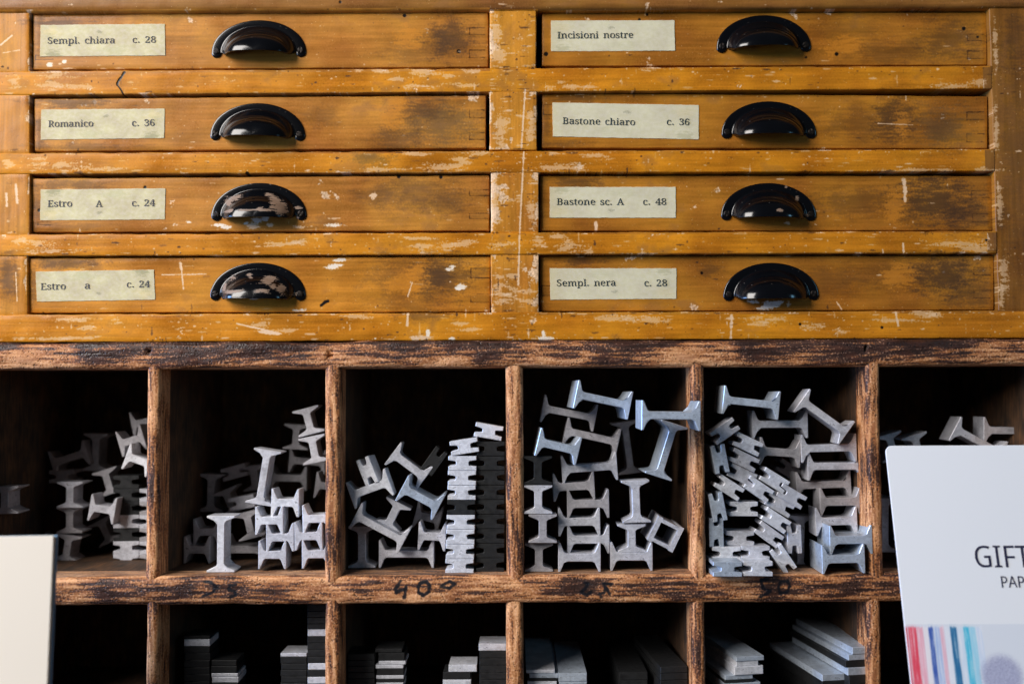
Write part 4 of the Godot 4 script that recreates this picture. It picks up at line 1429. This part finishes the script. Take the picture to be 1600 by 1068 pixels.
# thicker strips fill each stack down to the floor of its bay
func fill_down(bay: String, stack_name: String, z: float, yaw: float, l: Array) -> void:
	var top := at(l[0], l[3], z).y - 0.0002
	var a := at(l[0], l[3], z).x
	var b := at(l[1], l[3], z).x
	var n := maxi(1, int(roundf((top - low_floor) / 0.011)))
	for k in n:
		var y1 := top - (top - low_floor) * k / n
		var y0 := top - (top - low_floor) * (k + 1) / n + 0.0002
		var o := put(self, numbered("metal_strip"), ends(plank(a, b, y0, y1, 0, 0.12 if l[0] > 800.0 else 0.03, 0.0004)), null, Vector3((a + b) * 0.5, (y0 + y1) * 0.5, z))
		o.set_surface_override_material(0, tones["dark"])
		o.set_surface_override_material(1, tones["dark"])
		o.rotation.y = yaw
		tag(o, "thick dark strip, %s under %s, lower row's %s bay" % [["first", "second", "third", "fourth", "fifth", "sixth", "seventh"][k], stack_name, bay], "metal strip", "flat metal strips stacked in the lower row")

func lower_bays() -> void:
	var d := "dark"
	var p := "pale"
	var g := "bluish"
	stack("second", "leftmost stack", -0.03, 0.0, [[287, 327, 993, 998, d], [287, 327.5, 998.4, 1009, p], [287, 327, 1009.4, 1020, d], [288, 328, 1020.4, 1031, d], [287, 327, 1031.4, 1042, d], [287, 327, 1042.4, 1053, d], [287, 327, 1053.4, 1064, d], [287, 327, 1064.4, 1075, d]])
	stack("second", "second stack", -0.03, 0.0, [[330, 369, 1031, 1040, d], [330, 369, 1040.4, 1051, d], [330, 371, 1051.4, 1057, p], [331, 372, 1057.4, 1066, p], [330, 371, 1066.4, 1076, d]])
	stack("second", "third stack", -0.03, 0.0, [[438, 479, 1020, 1025.5, p], [438, 479, 1026, 1036, d], [439, 479, 1036.4, 1046, d], [438, 479, 1046.4, 1056, d], [439, 479, 1056.4, 1066, d], [438, 479, 1066.4, 1076, d]])
	stack("second", "right divider stack", -0.03, 0.0, [[480, 521, 944, 954, d], [480, 521, 954.4, 964, d], [480, 521, 964.4, 974, d], [480, 521, 974.4, 982.6, d], [480.5, 521, 983, 993.5, p], [480, 521, 994, 1004, d], [480, 521, 1004.4, 1014, d], [480, 521, 1014.4, 1025, d], [480, 521, 1025.4, 1035.4, d], [481, 521, 1035.8, 1046, p], [480, 521, 1046.4, 1056.6, d], [480, 521, 1057, 1068, p], [480, 521, 1068.4, 1076, d]])
	stack("third", "leftmost stack", -0.03, 0.0, [[543, 585, 1021, 1031, d], [543, 585, 1031.4, 1040, d], [543, 585, 1040.4, 1050, d], [543, 585, 1050.4, 1060, d], [543, 585, 1060.4, 1075, d]])
	stack("third", "second stack", -0.026, 0.0, [[586, 628, 1013, 1019, d], [591, 632, 1019.4, 1031.5, d], [591.5, 634, 1032, 1038, p], [587, 630, 1038.4, 1044, p], [588, 631, 1044.4, 1054.4, d], [587.5, 631, 1054.8, 1060, p], [588, 631, 1060.4, 1065.6, d], [587.5, 630, 1066, 1077, p]])
	stack("third", "third stack", -0.026, 0.0, [[701, 745, 1038, 1049.4, p], [692, 735, 1049.8, 1061, d], [692, 736, 1061.4, 1076, p]])
	stack("third", "right divider stack", -0.026, 0.0, [[748, 791, 1005, 1016.4, p], [749, 792, 1016.8, 1027.6, d], [749, 792, 1028, 1039, d], [749, 792, 1039.4, 1050, d], [749, 792, 1050.4, 1061, d], [749, 792, 1061.4, 1077, d]])
	stack("fourth", "leftmost stack", -0.016, 0.0, [[822, 867, 1046, 1051.4, p], [827, 872, 1051.8, 1059, g], [827, 871, 1059.4, 1063.6, d], [824, 870, 1064, 1080, p]])
	stack("fourth", "second stack", -0.012, 0.0, [[873, 917, 1051.5, 1064.4, g], [874, 917, 1064.8, 1081, g]])
	stack("fourth", "third stack", -0.03, 0.0, [[968, 1012, 1050, 1062, d], [968, 1012, 1062.4, 1077, d]])
	stack("fourth", "right divider stack", -0.012, 0.09, [[1032, 1075, 1041, 1051, d], [1032, 1075, 1051.4, 1062, d], [1031.5, 1075, 1062.4, 1080, d]])
	stack("fifth", "leftmost stack", -0.008, 0.16, [[1150, 1195, 1025, 1032, g], [1150, 1186, 1032.4, 1040, p, -0.0005], [1147, 1194, 1040.4, 1053.6, p], [1132, 1178, 1054, 1061, g], [1132, 1178, 1061.4, 1066, d], [1132, 1190, 1066.4, 1082, g]])
	stack("fifth", "middle stack", -0.008, 0.16, [[1284, 1325, 1052, 1063, g], [1284, 1325, 1063.4, 1082, d]])
	stack("fifth", "right divider stack", -0.002, 0.16, [[1331, 1375, 1010, 1021, g], [1325, 1368, 1021.4, 1030.6, g], [1320, 1364, 1031, 1041.4, d], [1324, 1367, 1041.8, 1054, g], [1326, 1366, 1054.4, 1068, d], [1326, 1366, 1068.4, 1083, d]])

# ---------------------------------------------------------------- cards in front
func build_cards() -> void:
	# tall board at the right, leaning back, its foot on the counter
	var ztop := 0.036
	var tl := at(1383.5, 696, ztop)
	var low := at(1418, 1068, 0.084)
	var dirv := (low - tl).normalized()
	var foot := tl + dirv * ((counter_y - tl.y) / dirv.y)
	var hgt_ := tl.distance_to(foot)
	var lean := atan2(foot.z - tl.z, tl.y - foot.y)
	var wid := 0.205
	var o := thing("gift_card_board", Vector3(tl.x + wid * 0.5, counter_y, foot.z), "white rounded board printed GIFT leaning against the shelf at the right", "sign")
	o.rotation.x = -lean
	var r := 0.006
	var out := PackedVector2Array([Vector2(-wid * 0.5, 0.0), Vector2(wid * 0.5, 0.0)])
	for k in 7:
		var t := PI * 0.5 * k / 6.0
		out.append(Vector2(wid * 0.5 - r + r * cos(t), hgt_ - r + r * sin(t)))
	for k in 7:
		var t := PI * 0.5 + PI * 0.5 * k / 6.0
		out.append(Vector2(-wid * 0.5 + r + r * cos(t), hgt_ - r + r * sin(t)))
	var board := StandardMaterial3D.new()
	board.albedo_color = Color(0.90, 0.91, 0.925)
	board.roughness = 0.55
	put(o, "board", prism(out, 0.002, 0.0003), board)
	var inv := o.transform.affine_inverse()
	# printed picture of coloured paper rolls: a thin printed sheet on the board
	var pa: Vector3 = inv * on_plane(o, 1409.5, 975)
	var x0 := -wid * 0.5 + 0.0004
	var x1 := wid * 0.5 - 0.0004
	var y1 := pa.y
	var st := SurfaceTool.new()
	st.begin(Mesh.PRIMITIVE_TRIANGLES)
	var zz := 0.0002
	for q in [[x0, 0.0005, 0, 1], [x0, y1, 0, 0], [x1, y1, 1, 0], [x0, 0.0005, 0, 1], [x1, y1, 1, 0], [x1, 0.0005, 1, 1]]:
		st.set_normal(Vector3.BACK)
		st.set_uv(Vector2(q[2], q[3]))
		st.add_vertex(Vector3(q[0], q[1], zz))
	var pm := StandardMaterial3D.new()
	pm.albedo_texture = ImageTexture.create_from_image(print_image(o, inv, x0, x1, y1))
	pm.roughness = 0.5
	put(o, "printed_picture", st.commit(), pm)
	for t in [["GIFT", 1526.0, 1612.0, 886.0, 0.0185], ["PAP", 1566.0, 1602.0, 917.5, 0.0096]]:
		var f := SystemFont.new()
		f.font_names = PackedStringArray(["Droid Sans"])
		var tm := TextMesh.new()
		tm.font = f
		tm.font_size = 64
		tm.pixel_size = 0.01
		tm.depth = 0.0001
		tm.curve_step = 2.0
		tm.horizontal_alignment = HORIZONTAL_ALIGNMENT_LEFT
		tm.text = t[0]
		var box := tm.get_aabb()
		var a: Vector3 = inv * on_plane(o, t[1], t[3])
		var b: Vector3 = inv * on_plane(o, t[2], t[3])
		var n := put(o, "lettering", tm, ink(Color(0.13, 0.13, 0.24)))
		var sx := (b.x - a.x) / box.size.x
		var sy: float = t[4] / box.size.y
		n.scale = Vector3(sx, sy, 1)
		n.position = Vector3(a.x - box.position.x * sx, a.y - box.position.y * sy, 0.0003)
	# cream booklet at the left
	var tr := at(88, 838, 0.13)
	var bt := at(80, 1068, 0.140)
	var dv := (bt - tr).normalized()
	var ft := tr + dv * ((counter_y - tr.y) / dv.y)
	var bw := 0.15
	var bh := tr.distance_to(ft)
	var bk := thing("booklet", Vector3(tr.x - bw * 0.5, counter_y, ft.z), "cream booklet with blue back cover standing in front at the left", "booklet")
	bk.rotation.x = -atan2(ft.z - tr.z, tr.y - ft.y)
	bk.rotation.z = 0.012
	var cream := StandardMaterial3D.new()
	cream.albedo_color = Color(0.84, 0.80, 0.73)
	cream.roughness = 0.7
	var pagem := StandardMaterial3D.new()
	pagem.albedo_color = Color(0.74, 0.71, 0.64)
	pagem.roughness = 0.85
	var blue := StandardMaterial3D.new()
	blue.albedo_color = Color(0.42, 0.55, 0.66)
	blue.roughness = 0.6
	put(bk, "front_cover", plank(-bw * 0.5, bw * 0.5, 0, bh, 0, 0.0012, 0.0003), cream, Vector3(0, bh * 0.5, 0))
	put(bk, "pages", plank(-bw * 0.5, bw * 0.5 - 0.0006, 0, bh - 0.001, 0, 0.0045, 0.0002), pagem, Vector3(-0.0003, bh * 0.5 - 0.0005, -0.0013))
	put(bk, "back_cover", plank(-bw * 0.5, bw * 0.5 + 0.0004, 0, bh, 0, 0.0026, 0.0004), blue, Vector3(0.0002, bh * 0.5, -0.0060))

func on_plane(o: Node3D, px: float, py: float) -> Vector3:
	var d: Vector3 = cam_basis * Vector3(px - 800.0, 534.0 - py, -FPX)
	var n := o.basis.z
	return cam_pos + d * ((o.position - cam_pos).dot(n) / d.dot(n))

func print_image(o: Node3D, inv: Transform3D, x0: float, x1: float, y1: float) -> Image:
	var w := 420
	var h := 220
	var im := Image.create(w, h, false, Image.FORMAT_RGB8)
	# rolls: left edge, right edge (photograph pixels along the row 1030), colour
	var rolls := [[1416, 1422, Color(0.80, 0.10, 0.20)], [1424, 1437, Color(0.87, 0.28, 0.36)], [1438, 1447, Color(0.90, 0.66, 0.72)], [1448, 1455, Color(0.90, 0.88, 0.90)], [1456, 1463, Color(0.24, 0.36, 0.66)], [1465, 1473, Color(0.66, 0.74, 0.88)], [1474, 1480, Color(0.88, 0.70, 0.76)], [1481, 1489, Color(0.86, 0.88, 0.92)], [1490, 1500, Color(0.16, 0.42, 0.60)], [1502, 1510, Color(0.80, 0.86, 0.92)], [1511, 1520, Color(0.28, 0.72, 0.84)], [1521, 1530, Color(0.62, 0.82, 0.90)], [1531, 1540, Color(0.80, 0.85, 0.92)]]
	var spans := []
	for r in rolls:
		var a: Vector3 = inv * on_plane(o, r[0], 1030)
		var b: Vector3 = inv * on_plane(o, r[1], 1030)
		spans.append([(a.x - x0) / (x1 - x0) * w, (b.x - x0) / (x1 - x0) * w, r[2]])
	var bc: Vector3 = inv * on_plane(o, 1566, 1056)
	var be: Vector3 = inv * on_plane(o, 1602, 1056)
	var bx := (bc.x - x0) / (x1 - x0) * w
	var by := (1.0 - bc.y / y1) * h
	var br := (be.x - bc.x) / (x1 - x0) * w
	var sy := (x1 - x0) / w / (y1 / h)
	for y in h:
		for x in w:
			var f := (n_fine[(y * 3 & 1023) * 1024 + (x & 1023)] - 128) / 128.0
			var g := (n_grain[(x * 5 & 1023) * 1024 + (y * 3 & 1023)] - 128) / 128.0
			var c := Color(0.85, 0.87, 0.90)
			for s in spans:
				var e := sm(s[0] - 1.5, s[0] + 1.0, x) * (1.0 - sm(s[1] - 1.0, s[1] + 1.5, x))
				var start := sm(1.0, 5.0, y + 2.5 * g)
				var cc: Color = s[2]
				cc = cc.lerp(Color(0.93, 0.92, 0.93), clampf(0.05 + 0.8 * g + 0.2 * f, 0.0, 0.7))
				c = c.lerp(cc, e * start)
			var dd := Vector2(x - bx, (y - by) / sy).length() / br + 0.06 * f
			c = c.lerp(Color(0.55, 0.56, 0.68).lerp(Color(0.72, 0.73, 0.82), clampf(0.5 + f, 0.0, 1.0)), 0.9 - 0.9 * sm(0.62, 1.1, dd))
			im.set_pixel(x, y, c)
	return im
